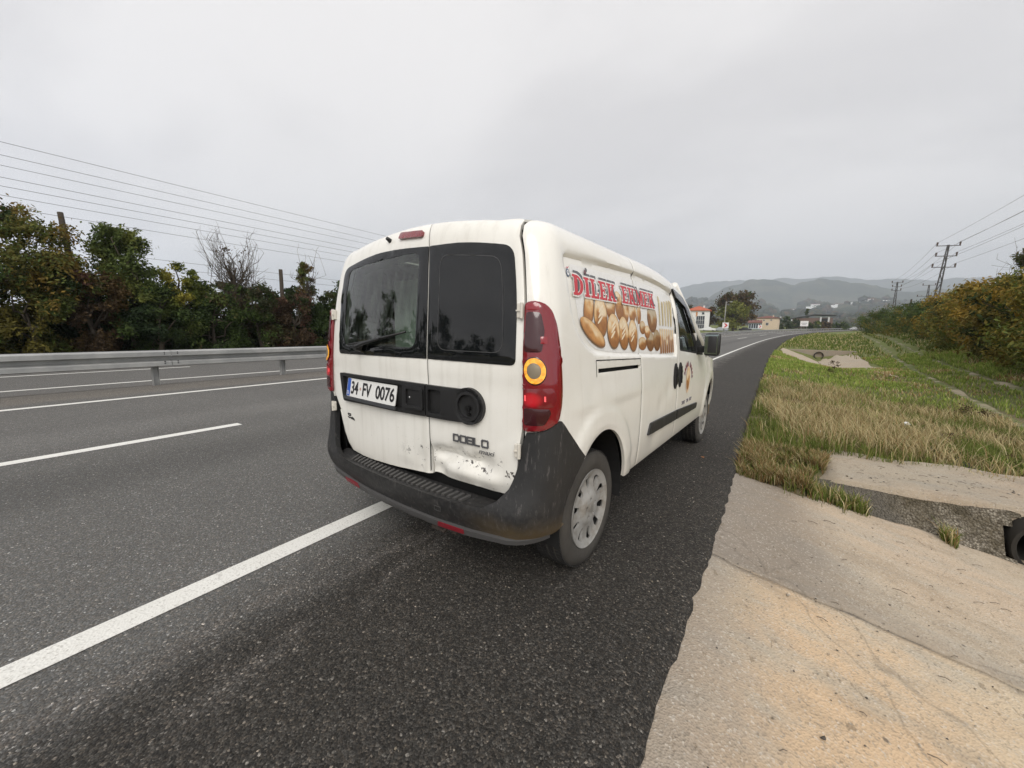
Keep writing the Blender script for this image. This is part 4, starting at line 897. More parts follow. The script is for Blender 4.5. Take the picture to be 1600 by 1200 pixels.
# ---- white panels, both sides
SLOT = rounded([(S(-.058), 1.092), (S(.592), 1.076), (S(.592), 1.098), (S(-.058), 1.114)], .006)
for sgn in (1, -1):
    M_ = (lambda p_: p_) if sgn > 0 else mir
    qp = patch('rear_quarter_panel', M_(quarter), P, WHITE, van, [M_(SLOT)], .022, 0, .02, disp_side, cons=[M_(q) for q in REC_C])
    sd = patch('sliding_door', M_(sliding), P, WHITE, van, [], .022, 0, .02, disp_side, cons=[M_(q) for q in REC_C])
    fd = patch('front_door', M_(front_door), P, WHITE, van, [M_(fwin)], .03, 0, .02, disp_side, cons=[M_(q) for q in REC_C])
    patch('front_fender', M_(fender), P, WHITE, van, [], .05, 0, .02, disp_side)
    # slot surround line
    for (a, b) in (((S(-.085), 1.158), (S(.59), 1.136)), ((S(-.085), 1.158), (S(-.085), 1.072))):
        w = .0028; q = [(a[0]-w, a[1]), (b[0]-w, b[1]), (b[0]+w, b[1]+w), (a[0]+w, a[1]+w)] if abs(a[0]-b[0]) < .01 else [(a[0], a[1]-w), (b[0], b[1]-w), (b[0], b[1]+w), (a[0], a[1]+w)]
        patch('door_rail_seam', M_(q), P, BLK, qp, [], .016, .003, 0, disp_side)
    # glass and black frame of the front door
    wf = patch('window_frame', M_(fwin), P, BLK, fd, [M_(FH)], .03, -.006, .02)
    patch('window_pane', M_(FH), P, SGLASS, fd, [], .06, -.009, 0)
    defl = rounded([(S(1.50), 1.70), (S(1.54), 1.625), (S(1.83), 1.585), (S(2.06), 1.34), (S(2.16), 1.34), (S(1.96), 1.62), (S(1.86), 1.69)], .02)
    patch('wind_deflector', M_(defl), P, plain('smoked_deflector', (.006, .006, .007), .15), fd, [], .03, .022, .02, lambda u, v: -.010*sstep(1.58, 1.69, v))
    patch('rubbing_strip', M_(rounded([(S(.76), .592), (S(1.498), .575), (S(1.498), .655), (S(.80), .672)], [.01, .003, .003, .02])), P, PLAST, sd, [], .04, .014, .014)
    patch('rubbing_strip', M_(rounded([(S(1.52), .575), (S(2.29), .560), (S(2.31), .612), (S(1.52), .655)], [.003, .02, .02, .003])), P, PLAST, fd, [], .04, .014, .014)
    for yc, par in ((1.430, sd), (1.580, fd)):
        hd = patch('door_handle', M_(ellipse(S(yc), .952, .055, .106, 26, rot=-.12)), P, BLK, par, [], .02, .010, .010)
        patch('grip', M_(rounded([(S(yc-.004), .880), (S(yc+.022), .882), (S(yc+.026), 1.025), (S(yc+.004), 1.025)], .010)), P, plain('handle_black', (.015, .015, .016), .3), par, [], .02, .020, .012)
    for y0, par in ((.6005, qp), (1.5095, sd)):
        patch('gap_shade_strip', M_([(S(y0-.0055), .42), (S(y0+.0055), .42), (S(y0+.0055), 1.842 if y0 < 1 else 1.79), (S(y0-.0055), 1.842 if y0 < 1 else 1.79)]), P, BLK, par, [], .03, -.0015, 0, disp_side)  # black strip laid in the panel gap, standing for its shade
# roof
patch('roof_panel', [(-S(2.0), 1.856), (-S(0), 1.856), (-.9, 1.856), (-.6, 1.847), (0, 1.847), (.6, 1.847), (.9, 1.856), (S(0), 1.856), (S(2.0), 1.856), (S(2.0), 2.54), (S(0), 2.54), (0, 2.54), (-S(0), 2.54), (-S(2.0), 2.54)], P, WHITE, van, [], .06, .001, .012)
# rear doors
LW = rounded([(-.700, 1.137), (.2022, 1.152), (.2022, 1.684), (-.35, 1.700), (-.758, 1.668)], [.03, .004, .004, .2, .055])
RW = rounded([(.2118, 1.152), (.762, 1.150), (.795, 1.668), (.50, 1.690), (.2118, 1.684)], [.004, .03, .055, .2, .004])
ld_out = [(.203, .535), (.203, 1.0), (.204, 1.6), (.190, 1.80), (.186, 1.84)] + [(-u, v) for u, v in DOOR_R[::-1][:9]] + [(-.778, .87), (-.690+.03, .70), (-.668, .62), (-.626, .552), (-.572, .510), (-.45, .499), (-.351, .499), (-.081, .513)]
ld_out = [q for q in ld_out if q != (-.660, .70)]; ld_out.insert(ld_out.index((-.668, .62)), (-.715, .76))
rd_out = [(.211, .545), (.40, .545), (.60, .547)] + DOOR_R + [(.5, 1.842), (.194, 1.842), (.198, 1.80), (.212, 1.6), (.211, 1.0)]
WLH = rounded([(-.655, 1.182), (-.690, 1.660), (.140, 1.675), (.126, 1.192)], .05)
ld = patch('rear_door', ld_out, P, WHITE, van, [WLH], .024, 0, .03, dent_rear); ld['label'] = 'wider left rear door with number plate and clear window'
rd = patch('rear_door', rd_out, P, WHITE, van, [], .016, 0, .03, dent_rear); rd['label'] = 'narrow right rear door dented and scraped along its lower edge'
rise = lambda u, v: .004*sstep(1.04, 1.11, v)
patch('window_surround', LW, P, BGLASS, ld, [WL_IN], .03, .005, .006, rise)
patch('window_pane', WL_IN, P, CGLASS, ld, [], .05, .003, 0, rise)
patch('blanked_window', RW, P, BGLASS, rd, [], .03, .005, .006, rise)
iw = rounded([(.285, 1.20), (.70, 1.20), (.715, 1.62), (.30, 1.64)], .06); iw2 = rounded([(.2885, 1.2035), (.6965, 1.2035), (.7115, 1.6165), (.3035, 1.6365)], .058)
patch('printed_border', iw, P, plain('grey_border', (.05, .05, .05), .3), rd, [iw2], .03, .0078, 0, rise)
patch('gap_shade_strip', [(.2030, .55), (.2112, .56), (.2115, 1.6), (.198, 1.80), (.189, 1.80), (.2038, 1.6)], P, BLK, ld, [], .03, -.004, 0, rise)  # dark strip between the rear doors, painting the shade of their gap
# wiper, nozzle, brake light
def surf_pt(u, v, h): p0, n = frame(P, u, v); return tuple(p0+n*h)
WIP = plain('wiper_black', (.010, .010, .010), .45)
MB().tube([surf_pt(-.405, 1.190, .02), surf_pt(-.405, 1.190, .055)], [.030, .022], 14).tube([surf_pt(-.405, 1.190, .045), surf_pt(-.30, 1.214, .052), surf_pt(-.16, 1.244, .04)], [.014, .010, .006], 8).build('wiper_arm', WIP, ld, True, 40)
MB().tube([surf_pt(-.545, 1.198, .024), surf_pt(-.30, 1.222, .030), surf_pt(.055, 1.284, .026)], [.006, .009, .006], 6).build('wiper_blade', WIP, ld, True)
brk = patch('high_brake_light', rounded([(-.088, 1.742), (.150, 1.732), (.152, 1.764), (-.086, 1.778)], .012), P, LAMP_R, ld, [], .02, .020, .02)
MB().tube([surf_pt(-.205, 1.752, .0), surf_pt(-.205, 1.755, .03)], [.014, .009], 10).build('washer_nozzle', WIP, ld, True)
# hinges
for sx in (1, -1):
    for zz, ss in ((1.385, .80), (.778, .765)):
        p0, n = frame(P, sx*ss, zz); hb_ = MB().bevbox((0, 0, 0), (.028, .018, .062), .005); hb_.tube([(sx*.010, -.010, -.033), (sx*.010, -.010, .033)], .008, 8); hb_.box((0, -.012, 0), (.03, .006, .006)); o = hb_.build('hinge', WHITE, ld if sx < 0 else rd); o.location = tuple(p0+n*.012); o.rotation_euler = (0, 0, sx*.22)

# ---- black plate-and-handle band across both rear doors
TRIMP = plain('black_trim', (.012, .012, .0125), .5)
cirL = [(.494+.093*math.cos(t), .944+.088*math.sin(t)) for t in np.linspace(-1.95, 2.05, 26)]
bandL = rounded([(-.655, 1.016), (-.612, .838), (-.35, .846), (.0, .850), (.203, .856), (.203, 1.021), (0, 1.022), (-.35, 1.018)], [.015, .02, .05, .05, .002, .002, .05, .05])
bandR = [(.211, .856), (.36, .858)] + cirL + [(.36, 1.021), (.211, 1.021)]
PLREC = rounded([(-.615, .998), (-.575, .868), (.018, .872), (.022, 1.002)], .008)
HREC = rounded([(.225, .880), (.312, .880), (.318, 1.0), (.225, 1.0)], .012)
dd_ = lambda u, v: dent_rear(u, v) if v > 1.0 else 0.0
tl = patch('plate_surround', bandL, P, TRIMP, ld, [PLREC], .03, .024, .024)
tr_ = patch('handle_surround', bandR, P, TRIMP, rd, [HREC], .02, .024, .024, lambda u, v: -.016*sstep(.075, .062, math.hypot(u-.494, v-.944)))
patch('lock_ring', ellipse(.494, .944, .074, .070, 30), P, plain('ring_black', (.02, .02, .021), .35), rd, [ellipse(.494, .944, .060, .057, 30)], .02, .028, .02)
MB().tube([surf_pt(.494, .935, .0), surf_pt(.494, .935, .022)], .013, 14).tube([surf_pt(.494, .905, .0), surf_pt(.494, .905, .018)], .009, 10).build('lock_barrel', plain('lock_black', (.004, .004, .004), .3), rd, True, 40)
patch('handle_recess', HREC, P, BLK, rd, [], .03, .004, 0)
patch('handle_frame', rounded([(.052, .882), (.198, .882), (.198, 1.004), (.052, 1.004)], .02), P, TRIMP, ld, [rounded([(.066, .902), (.180, .902), (.180, .988), (.066, .988)], .014)], .02, .036, .02)
patch('handle_plate', rounded([(.066, .900), (.180, .900), (.180, .990), (.066, .990)], .014), P, plain('handle_plate_black', (.009, .009, .009), .4), ld, [], .03, .018, 0)
MB().tube([surf_pt(.085, .942, .018), surf_pt(.085, .942, .026)], .007, 10).build('key_lock', plain('key_metal', (.35, .35, .35), .3, .9), ld, True)
patch('plate_recess', PLREC, P, BLK, ld, [], .06, .004, 0)
# number plate, tilted back into its recess
def plate_f(u, v):
    p0, n = frame(P, -.295, .935); return (p0[0]+u, p0[1]-.020+.17*v+.035*((p0[0]+u)/.79)**2-.006, p0[2]+v)
pl = patch('number_plate', rounded([(-.26, -.056), (.26, -.056), (.26, .056), (-.26, .056)], .008), plate_f, plain('plate_white', (.72, .72, .70), .4), van, [], .02, 0, .004)
patch('country_band', rounded([(-.258, -.054), (-.218, -.054), (-.218, .054), (-.258, .054)], .003), plate_f, plain('plate_blue', (.03, .10, .42), .4), pl, [], .02, .0022, 0)
def text_mesh(txt, size, sx=1.0, bold=0.0, shear=0.0, space=1.0):
    c = bpy.data.curves.new('lettering', 'FONT'); c.body = txt; c.size = size; c.offset = bold; c.shear = shear; c.space_character = space; c.align_x = 'LEFT'; c.fill_mode = 'BOTH' if False else c.fill_mode
    ob = bpy.data.objects.new('lettering', c); COL.objects.link(ob); bpy.context.view_layer.update(); dg = bpy.context.evaluated_depsgraph_get(); me = ob.evaluated_get(dg).to_mesh()
    v = np.array([(q.co.x*sx, q.co.y) for q in me.vertices]); f = [tuple(p_.vertices) for p_ in me.polygons]; ob.evaluated_get(dg).to_mesh_clear(); bpy.data.objects.remove(ob, do_unlink=True); bpy.data.curves.remove(c); return v, f
def decal_text(name, txt, f, m, parent, u0, v0, w, hgt, h, bold=0.0, slope=0.0, shear=0.0, space=1.0):
    v, fc = text_mesh(txt, 1.0, 1.0, bold, shear, space); lo, hi = v.min(0), v.max(0)
    uv = (v-lo)/(hi-lo)*np.array([w, hgt])+np.array([u0, v0]); uv[:, 1] += (uv[:, 0]-u0)*slope
    pts = []
    for a, b in uv: p0, n = frame(f, a, b); pts.append(p0+n*h)
    return mesh_obj(name, np.array(pts), fc, m, parent)
INK = plain('plate_black', (.012, .012, .014), .5); CHR = plain('grey_badge', (.16, .16, .17), .35, .6)
decal_text('plate_characters', '34', plate_f, INK, pl, -.205, -.038, .082, .078, .0024, .022)
decal_text('plate_characters', 'FV', plate_f, INK, pl, -.072, -.038, .092, .078, .0024, .022)
decal_text('plate_characters', '0076', plate_f, INK, pl, .068, -.038, .180, .078, .0024, .022)
decal_text('plate_characters', 'TR', plate_f, plain('plate_letter_white', (.8, .8, .8), .5), pl, -.250, -.046, .024, .022, .0036, .01)
patch('seal', ellipse(-.100, .0, .010, .010, 14), plate_f, plain('plate_seal', (.45, .30, .25), .5), pl, [], .02, .0022, 0)
patch('plate_holder', rounded([(-.275, -.075), (.275, -.075), (.275, -.058), (-.275, -.058)], .004), plate_f, plain('holder_grey', (.04, .042, .046), .45), pl, [], .1, .012, .012)
# badges
def badge(txt, u0, v0, w, hgt, **k): decal_text('badge', txt, P, CHR, rd, u0, v0, w, hgt, .0035+.0, **k)
# square badge letters built from strokes
def strokes(letter):
    T = .16
    seg = {'D': [[(0, 0), (.75, 0), (1, .25), (1, .75), (.75, 1), (0, 1), (0, 0)]], 'O': [[(0.1, 0), (.9, 0), (1, .15), (1, .85), (.9, 1), (.1, 1), (0, .85), (0, .15), (.1, 0)]], 'B': [[(0, 0), (1, 0), (1, 1), (0, 1), (0, 0)], [(0, .5), (1, .5)]], 'L': [[(0, 1), (0, 0), (.9, 0)]]}[letter]
    return seg
def stroke_patch(name, paths, tw, f, m, parent, h):
    mb = MB()
    for k, p_ in enumerate(paths):
        for a, b in zip(p_, p_[1:]):
            a, b = np.array(a), np.array(b); d = (b-a)/np.linalg.norm(b-a); n_ = np.array([-d[1], d[0]])*tw/2; q = [a-n_-d*tw/2, b-n_+d*tw/2, b+n_+d*tw/2, a+n_-d*tw/2]; V_ = []
            h = h+.00012
            for hh2 in (h, h-.004):
                for (u, v) in q: p0, n = frame(f, u, v); V_.append(p0+n*hh2)
            mb.add(V_, [(0, 1, 2, 3), (4, 5, 1, 0), (5, 6, 2, 1), (6, 7, 3, 2), (7, 4, 0, 3)])
    return mb.build(name, m, parent)
for i, L_ in enumerate('DOBLO'):
    u0 = .385+i*.0445; w = .034 if L_ != 'L' else .030
    stroke_patch('badge_letter', [[(u0+x*w, .757+.032*y-.002*i*0) for x, y in p_] for p_ in strokes(L_)], .0075, P, CHR, rd, .006)
decal_text('badge_letter', 'maxi', P, CHR, rd, .545, .722, .092, .022, .006, .012, shear=.25)
stroke_patch('small_badge', [[(-.600, .750), (-.590, .738), (-.588, .752)], [(-.580, .738), (-.566, .741), (-.568, .752), (-.580, .750)], [(-.598, .728), (-.580, .724), (-.566, .728)], [(-.558, .722), (-.548, .732), (-.540, .720)], [(-.534, .728), (-.522, .718)]], .006, P, INK, ld, .003)

# ---- tail lamps
lamp = [(.792, .872), (.799, 1.05), (.806, 1.20), (.815, 1.33), (.822, 1.418), (.862, 1.424), (.898, 1.414), (.925, 1.385), (.950, 1.315), (.966, 1.225), (.973, 1.13), (.971, 1.04), (.958, .97), (.937, .915), (.885, .884), (.84, .874)]
lamp = rounded(lamp, .015, 2)
bul = lambda u, v: .010*sstep(.80, .86, abs(u))*sstep(.975, .93, abs(u))
for sgn in (1, -1):
    M_ = (lambda p_: p_) if sgn > 0 else mir
    tl_ = patch('tail_lamp', M_(lamp), P, LAMP_R, van, [], .016, .018, .018, bul, None, .006)
    sub = lambda nm, poly, m, h, holes=(), grid=.016: patch(nm, M_(poly), P, m, tl_, [M_(q) for q in holes], grid, .018+h*2.2, .0, bul)
    sub('brake_lens', rounded([(.814, 1.21), (.880, 1.21), (.892, 1.30), (.880, 1.375), (.828, 1.378)], .015), LAMP_D, .0015)
    sub('upper_lens', rounded([(.828, 1.384), (.882, 1.384), (.868, 1.412), (.830, 1.412)], .006), LAMP_B, .0015)
    sub('brake_reflector', rounded([(.876, 1.245), (.900, 1.245), (.900, 1.275), (.876, 1.275)], .004), LAMP_B, .0022)
    sub('indicator_bezel', ellipse(.852, 1.133, .043, .059, 34), LAMP_D, .0018)
    sub('indicator', ellipse(.852, 1.133, .039, .054, 34), AMBER, .0035, [ellipse(.850, 1.133, .025, .033, 26)])
    sub('indicator_bulb', ellipse(.850, 1.133, .0245, .0325, 26), BULB, .0032)
    sub('lit_tail_lens', rounded([(.804, .980), (.915, .980), (.930, 1.02), (.918, 1.062), (.808, 1.058)], .014), LAMP_G, .0015)
    for q in ((.812, 1.006, 1.030), (.884, 1.006, 1.028)): sub('lit_bulb', rounded([(q[0]-.0025, q[1]), (q[0]+.003, q[1]), (q[0]+.003, q[2]), (q[0]-.0025, q[2])], .002), plain('lit_filament', (.8, .05, .05), .3, em=(1, .15, .16), ems=.5), .003)
    sub('fog_lens', rounded([(.802, .90), (.880, .905), (.905, .955), (.900, .975), (.804, .975)], .012), LAMP_D, .0015)

# ---- rear bumper
BPROF = smoothtab([(.26, .26, .845, -.585, .20), (.30, .30, .872, -.632, .20), (.36, .36, .886, -.652, .20), (.42, .42, .902, -.672, .19), (.48, .48, .912, -.680, .18), (.54, .54, .919, -.660, .16), (.62, .62, .927, -.632, .145), (.75, .75, .931, -.612, .14), (.95, .95, .926, -.606, .135)])
def PB(s, v):
    sg = 1 if s >= 0 else -1; s = abs(s); z, w, yr, R = interp(BPROF, v)
    s1 = W0-R0
    if s <= s1: x = s*(w-R)/s1; y = yr+BOW*1.3*(s/s1)**2
    elif s <= S2: a = (s-s1)/(S2-s1)*math.pi/2; x = w-R+R*math.sin(a); y = yr+BOW*1.3+R-R*math.cos(a)
    else:
        d = s-S2; yc = yr+BOW*1.3+R; x = w; y = YC0+d+(yc-YC0)*math.exp(-d/.35)
    return (sg*x, y, z)
half = [(0, .318), (.35, .320), (.60, .330), (.80, .345), (S(-.45), .365), (S(-.36), .385)] + [(S(0)+.392*math.cos(a), .325+.47*math.sin(a)) for a in np.linspace(math.pi-.12, math.pi-.93, 12)] + [(S(-.30), .755), (S(-.42), .865), (.955, .915), (.93, .912), (.885, .880), (.84, .869), (.800, .864), (.778, .80), (.768, .70), (.748, .60), (.715, .535), (.66, .492), (.50, .478), (0, .476)]
bump = half + [(-u, v) for u, v in half[::-1][1:-1]]
bp = patch('rear_bumper', bump, PB, PLAST, van, [], .028, 0, .035, lambda u, v: -.006*sstep(.38, .36, v) + .004*sstep(.62, .66, v)*sstep(.83, .87, abs(u)))
lipm = PLAST
hl_ = [(0, .300), (.35, .302), (.62, .315), (.82, .335), (S(-.46), .352), (S(-.46), .376), (.82, .362), (.62, .346), (.35, .338), (0, .336)]
GREYP = plain('worn_grey_plastic', (.075, .073, .072), .6)
patch('lower_lip', hl_ + [(-u, v) for u, v in hl_[::-1][1:-1]], PB, GREYP, bp, [], .03, .012, .03, lambda u, v: -.014*sstep(.78, .95, abs(u)))
for sx in (1, -1):
    q = rounded([(.372, .312), (.575, .318), (.570, .343), (.380, .338)], .006); patch('reflector', q if sx > 0 else mir([(u+.09, v+.004) for u, v in q]), PB, REFL, bp, [], .03, .0155, .01)
# ledge (step) between bumper edge and doors, with tread ribs
def ledge_f(u, v):      # v 0 outer edge .. 1 under the doors
    a = np.array(PB(u, .478)); b = np.array(P(u, .50)); b[1] += .03; return tuple(a*(1-v)+b*v)
lo_ = [(-.72, 0), (.72, 0), (.735, .5), (.70, 1), (-.70, 1), (-.735, .5)]
def LF(u, v): return ledge_f(u, v/.1)
patch('bumper_step', [(a, b*.1) for a, b in lo_], LF, PLAST, bp, [], .03, -.004, .03, lambda u, v: -.006*sstep(.0, .012, v))
rib = MB()
for k in range(26):
    u = -.50+k*.040; pts = [np.array(LF(u+d, w))+np.array([0, 0, .0]) for d, w in ((-.009, .022), (.009, .022), (.009, .070), (-.009, .070))]
    up = [p_+np.array([0, 0, .0045]) for p_ in pts]; lo2 = [p_-np.array([0, 0, .008]) for p_ in pts]; rib.add(lo2+up, [(4, 5, 6, 7), (0, 1, 5, 4), (1, 2, 6, 5), (2, 3, 7, 6), (3, 0, 4, 7)])
rib.build('tread_ribs', plain('worn_tread', (.06, .058, .056), .55), bp)
stroke_patch('sensor_cover', [[(.355, .398), (.40, .398), (.40, .425), (.355, .425), (.355, .398)]], .003, PB, GREYP, bp, .001)

# ---- lettering and bread pictures on the side (right) and the door emblem
dsp = lambda u, v: disp_side(u, v)
STK = rounded([(S(-.290), 1.622), (S(-.222), 1.315), (S(-.08), 1.214), (S(.20), 1.190), (S(1.44), 1.137), (S(1.475), 1.628), (S(.6), 1.645)], [.03, .10, .10, .08, .02, .02, .04])
def clip_poly(poly, u0, u1):
    for k, (lim, sg) in enumerate(((u0, 1), (u1, -1))):
        o = []
        for i in range(len(poly)):
            a, b = poly[i-1], poly[i]; ia, ib = sg*(a[0]-lim) >= 0, sg*(b[0]-lim) >= 0
            if ia != ib: t = (lim-a[0])/(b[0]-a[0]); o.append((lim, a[1]+(b[1]-a[1])*t))
            if ib: o.append(b)
        poly = o
        if not poly: return poly
    return poly
qpR = [o for o in van.children if o.name.startswith('rear_quarter_panel')][0]; sdR = [o for o in van.children if o.name.startswith('sliding_door')][0]; fdR = [o for o in van.children if o.name.startswith('front_door')][0]
GAPS = [(S(-.4), S(.594), qpR), (S(.608), S(1.502), sdR)]
_lay = [0]
def pr(name, poly, colf, grid=.02, lay=1):
    """one flat print piece, cut at the door gap"""
    h = .0012+.0005*lay
    for a, b, par in GAPS:
        q = clip_poly(list(poly), a, b)
        if len(q) > 2: patch(name, q, P, PRINT, par, [], grid, h, 0, dsp, colf, 0)
pr('sticker_backing', STK, flat_print(STICK_W), .024, 0)
CR = [(.32, .13, .036), (.58, .28, .085), (.72, .47, .22), (.84, .71, .51)]
def bread_col(cu, cv, ru, rv, rot, dark=1.0, pale=.35, seed=0):
    ca, sa = math.cos(rot), math.sin(rot)
    def f(u, v):
        x, y = (u-cu), (v-cv); x, y = (x*ca+y*sa)/ru, (-x*sa+y*ca)/rv; r_ = math.hypot(x, y)
        nz = float(vnoise(np.array(u*60+seed*3.1), np.array(v*60), 5))-.5; n2 = float(vnoise(np.array(u*22+seed), np.array(v*22), 9))-.5
        t = .52+.46*math.tanh((y-.05+n2*.9)*6.0)*(1 if rv > ru*.4 else .6)+nz*.22-1.1*max(0, r_-.70)
        sc = abs(y-.55*x*(1 if seed % 2 else -1)-.1); t += .14*math.exp(-(sc/.12)**2)
        t = max(0, min(.999, t))*3; i = int(t); c = np.array(CR[i])*(1-(t-i))+np.array(CR[min(i+1, 3)])*(t-i); return tuple(c*dark)
    return f
back = [(1.593, 1.444, .066, .075, 0), (1.725, 1.452, .064, .080, 0), (1.817, 1.436, .058, .078, 0), (1.932, 1.436, .060, .076, 0), (2.043, 1.428, .058, .070, 0)]
front = [(1.301, 1.418, .052, .095, -.35), (1.442, 1.388, .080, .105, 0), (1.606, 1.312, .086, .094, 0), (1.762, 1.302, .078, .094, 0), (1.915, 1.288, .076, .095, 0), (1.335, 1.302, .150, .045, -.42)]
extra = [(2.334, 1.405, .110, .100, 0, .62), (2.114, 1.338, .060, .044, 0, .8), (2.205, 1.309, .058, .044, 0, 1.0), (2.098, 1.232, .085, .044, 0, .85), (2.265, 1.245, .088, .070, 0, .58), (2.415, 1.250, .085, .078, 0, .55), (1.705, 1.510, .040, .030, 0, 1.0)]
for i, (a, b, c, d, r_) in enumerate(back): pr('printed_loaf', ellipse(a, b, c, d, 24, rot=r_), bread_col(a, b, c, d, r_, .92, .3, i), .013, 1+i % 2)
for i, (a, b, c, d, r_, k) in enumerate(extra): pr('printed_bun', ellipse(a, b, c, d, 24, rot=r_), bread_col(a, b, c, d, r_, k, .25, i+20), .013, 3+i % 3)
for i, (a, b, c, d, r_) in enumerate(front):
    pr('printed_outline', ellipse(a+.004, b-.004, c+.006, d+.006, 24, rot=r_), flat_print((.22, .12, .06)), .02, 6+i % 3*2); pr('printed_loaf', ellipse(a, b, c, d, 24, rot=r_), bread_col(a, b, c, d, r_, 1.0, .35, i+9), .013, 7+i % 3*2)
for i, (a, b, c, d, r_) in enumerate(front[1:5]):
    for k in (-1, 0, 1): pr('printed_score', ellipse(a-.004+.010*k, b+.030*k+.008, .040, .0075, 14, rot=.55), flat_print((.86, .74, .55)), .02, 13)
for k in range(7): u0 = 2.490+k*.056; pr('printed_breadstick', rounded([(u0, 1.150-.001*k), (u0+.040, 1.150), (u0+.038, 1.335), (u0+.002, 1.34)], .012), bread_col(u0+.02, 1.25, .024, .12, 0, 1.0, .4, k+40), .013, 6)
for k in range(5): u0 = 2.50+k*.075; pr('printed_wheat', rounded([(u0, 1.36), (u0+.028, 1.36), (u0+.045+.01*k, 1.575-.012*((k*3) % 4)), (u0+.012, 1.585-.012*((k*3) % 4))], .012), flat_print([(.62, .52, .30), (.55, .44, .22), (.66, .56, .36)][k % 3]), .02, 6)
# slab-serif red lettering with dark shadow and pale rim
def sq(x0, y0, x1, y1): return [(x0, y0), (x1, y0), (x1, y1), (x0, y1)]
def letter(ch):
    if ch in 'Iİ': r_ = [sq(.16, 0, .44, 1), sq(.04, 0, .56, .11), sq(.04, .89, .56, 1)]; w = .6
    elif ch == 'L': r_ = [sq(.14, 0, .40, 1), sq(.02, .89, .52, 1), sq(.02, 0, .82, .12), sq(.66, 0, .82, .30)]; w = .86
    elif ch == 'E': r_ = [sq(.14, 0, .40, 1), sq(.02, .88, .82, 1), sq(.68, .72, .82, 1), sq(.02, 0, .84, .12), sq(.70, 0, .84, .30), sq(.3, .45, .62, .56), sq(.54, .36, .64, .65)]; w = .88
    elif ch == 'K': r_ = [sq(.14, 0, .40, 1), sq(.02, 0, .52, .11), sq(.02, .89, .52, 1), [(.36, .36), (.50, .30), (.88, .95), (.70, 1.0)], [(.42, .55), (.72, .0), (.98, .0), (.60, .68)], sq(.60, .90, .98, 1), sq(.62, 0, 1.04, .11)]; w = 1.02
    elif ch == 'M': r_ = [sq(.10, 0, .28, 1), sq(0, 0, .38, .11), sq(0, .89, .30, 1), sq(.86, 0, 1.10, 1), sq(.76, 0, 1.20, .11), sq(.92, .89, 1.20, 1), [(.10, 1), (.34, 1), (.68, .22), (.52, .05)], [(.52, .05), (.66, .05), (1.08, 1), (.86, 1)]]; w = 1.2
    elif ch == 'D': r_ = [sq(.14, 0, .40, 1), ('D',)]; w = 1.0
    return r_, w
def put_word(word, u0, u1, v0, v1):
    ws = [letter(c)[1] for c in word]; k = (u1-u0)/(sum(ws)+.04*(len(word)-1)); x = u0; H_ = v1-v0
    for ch, w in zip(word, ws):
        polys = letter(ch)[0]; tf = lambda p_, g, ox=0, oy=0: [(x+(q[0])*k+ox+(g if q[0] > w/2 else -g)*0, v0+q[1]*H_+oy) for q in p_]
        def grow_poly(p_, g):
            c = np.mean(p_, 0); return [(q[0]+math.copysign(g, q[0]-c[0]), q[1]+math.copysign(g, q[1]-c[1])) for q in p_]
        for (g, ox, oy, col, lay) in ((.003, .022, .018, (.10, .10, .11), 11), (.0075, 0, 0, (.78, .76, .74), 13.5), (0, 0, 0, (.56, .022, .040), 16)):
            P2, holes = [], []
            for p_ in polys:
                if p_[0] == 'D':
                    P2.append([(x+k*(.02+0*q[0])+ (q[0]), q[1]) for q in []]) if False else None
                    oc = ellipse(x+.34*k+ox, (v0+v1)/2+oy, .62*k+g, H_/2+g, 20, -math.pi/2, math.pi/2); P2.append([(x+.02*k-g+ox, v0+oy-g)]+oc+[(x+.02*k-g+ox, v1+oy+g)])
                    ic = ellipse(x+.42*k+ox, (v0+v1)/2+oy, .26*k-g*.6, H_*.37-g*.6, 16, -math.pi/2, math.pi/2); holes.append(ic); holes.append([(x+.0*k-g+ox, v0+.12*H_+oy+g*.7), (x+.13*k-g*.9+ox, v0+.12*H_+oy+g*.7), (x+.13*k-g*.9+ox, v1-.12*H_+oy-g*.7), (x+.0*k-g+ox-.002, v1-.12*H_+oy-g*.7)])
                else:
                    if ch == 'D': continue
                    q = tf(p_, 0, ox, oy); P2.append(grow_poly(q, g) if g else q)
            P2 = [p_ for p_ in P2 if p_]
            for a, b, par in GAPS:
                Q = [clip_poly(list(p_), a, b) for p_ in P2]; Q = [p_ for p_ in Q if len(p_) > 2]
                if Q: patch('printed_letter', Q, P, PRINT, par, [clip_poly(list(h_), a, b) for h_ in holes if len(clip_poly(list(h_), a, b)) > 2], .012, 0.0012+.0005*lay, 0, dsp, flat_print(col), 0)
        if ch == 'İ':
            for (ox, oy, col, lay) in ((.018, .014, (.10, .10, .11), 13), (0, 0, (.14, .05, .06), 16)): patch('printed_letter', ellipse(x+.30*k+ox, v1+.026+oy, .013, .011, 14), P, PRINT, qpR, [], .03, 0.0012+.0005*lay, 0, dsp, flat_print(col), 0)
        x += (w+.04)*k
put_word('DİLEK', 1.135, 1.668, 1.474, 1.572)
put_word('EKMEK', 1.762, 2.390, 1.476, 1.580)
# small ring emblem at the sticker's upper corner
pr('printed_emblem', ellipse(1.108, 1.575, .020, .020, 20), flat_print((.09, .13, .20)), lay=4); pr('printed_emblem', ellipse(1.108, 1.575, .013, .013, 18), flat_print((.75, .76, .78)), lay=6); pr('printed_emblem', ellipse(1.108, 1.578, .005, .006, 10), flat_print((.15, .17, .22)), lay=8); pr('printed_emblem', [(1.090, 1.600), (1.104, 1.594), (1.126, 1.606), (1.108, 1.602)], flat_print((.55, .12, .16)), lay=8)
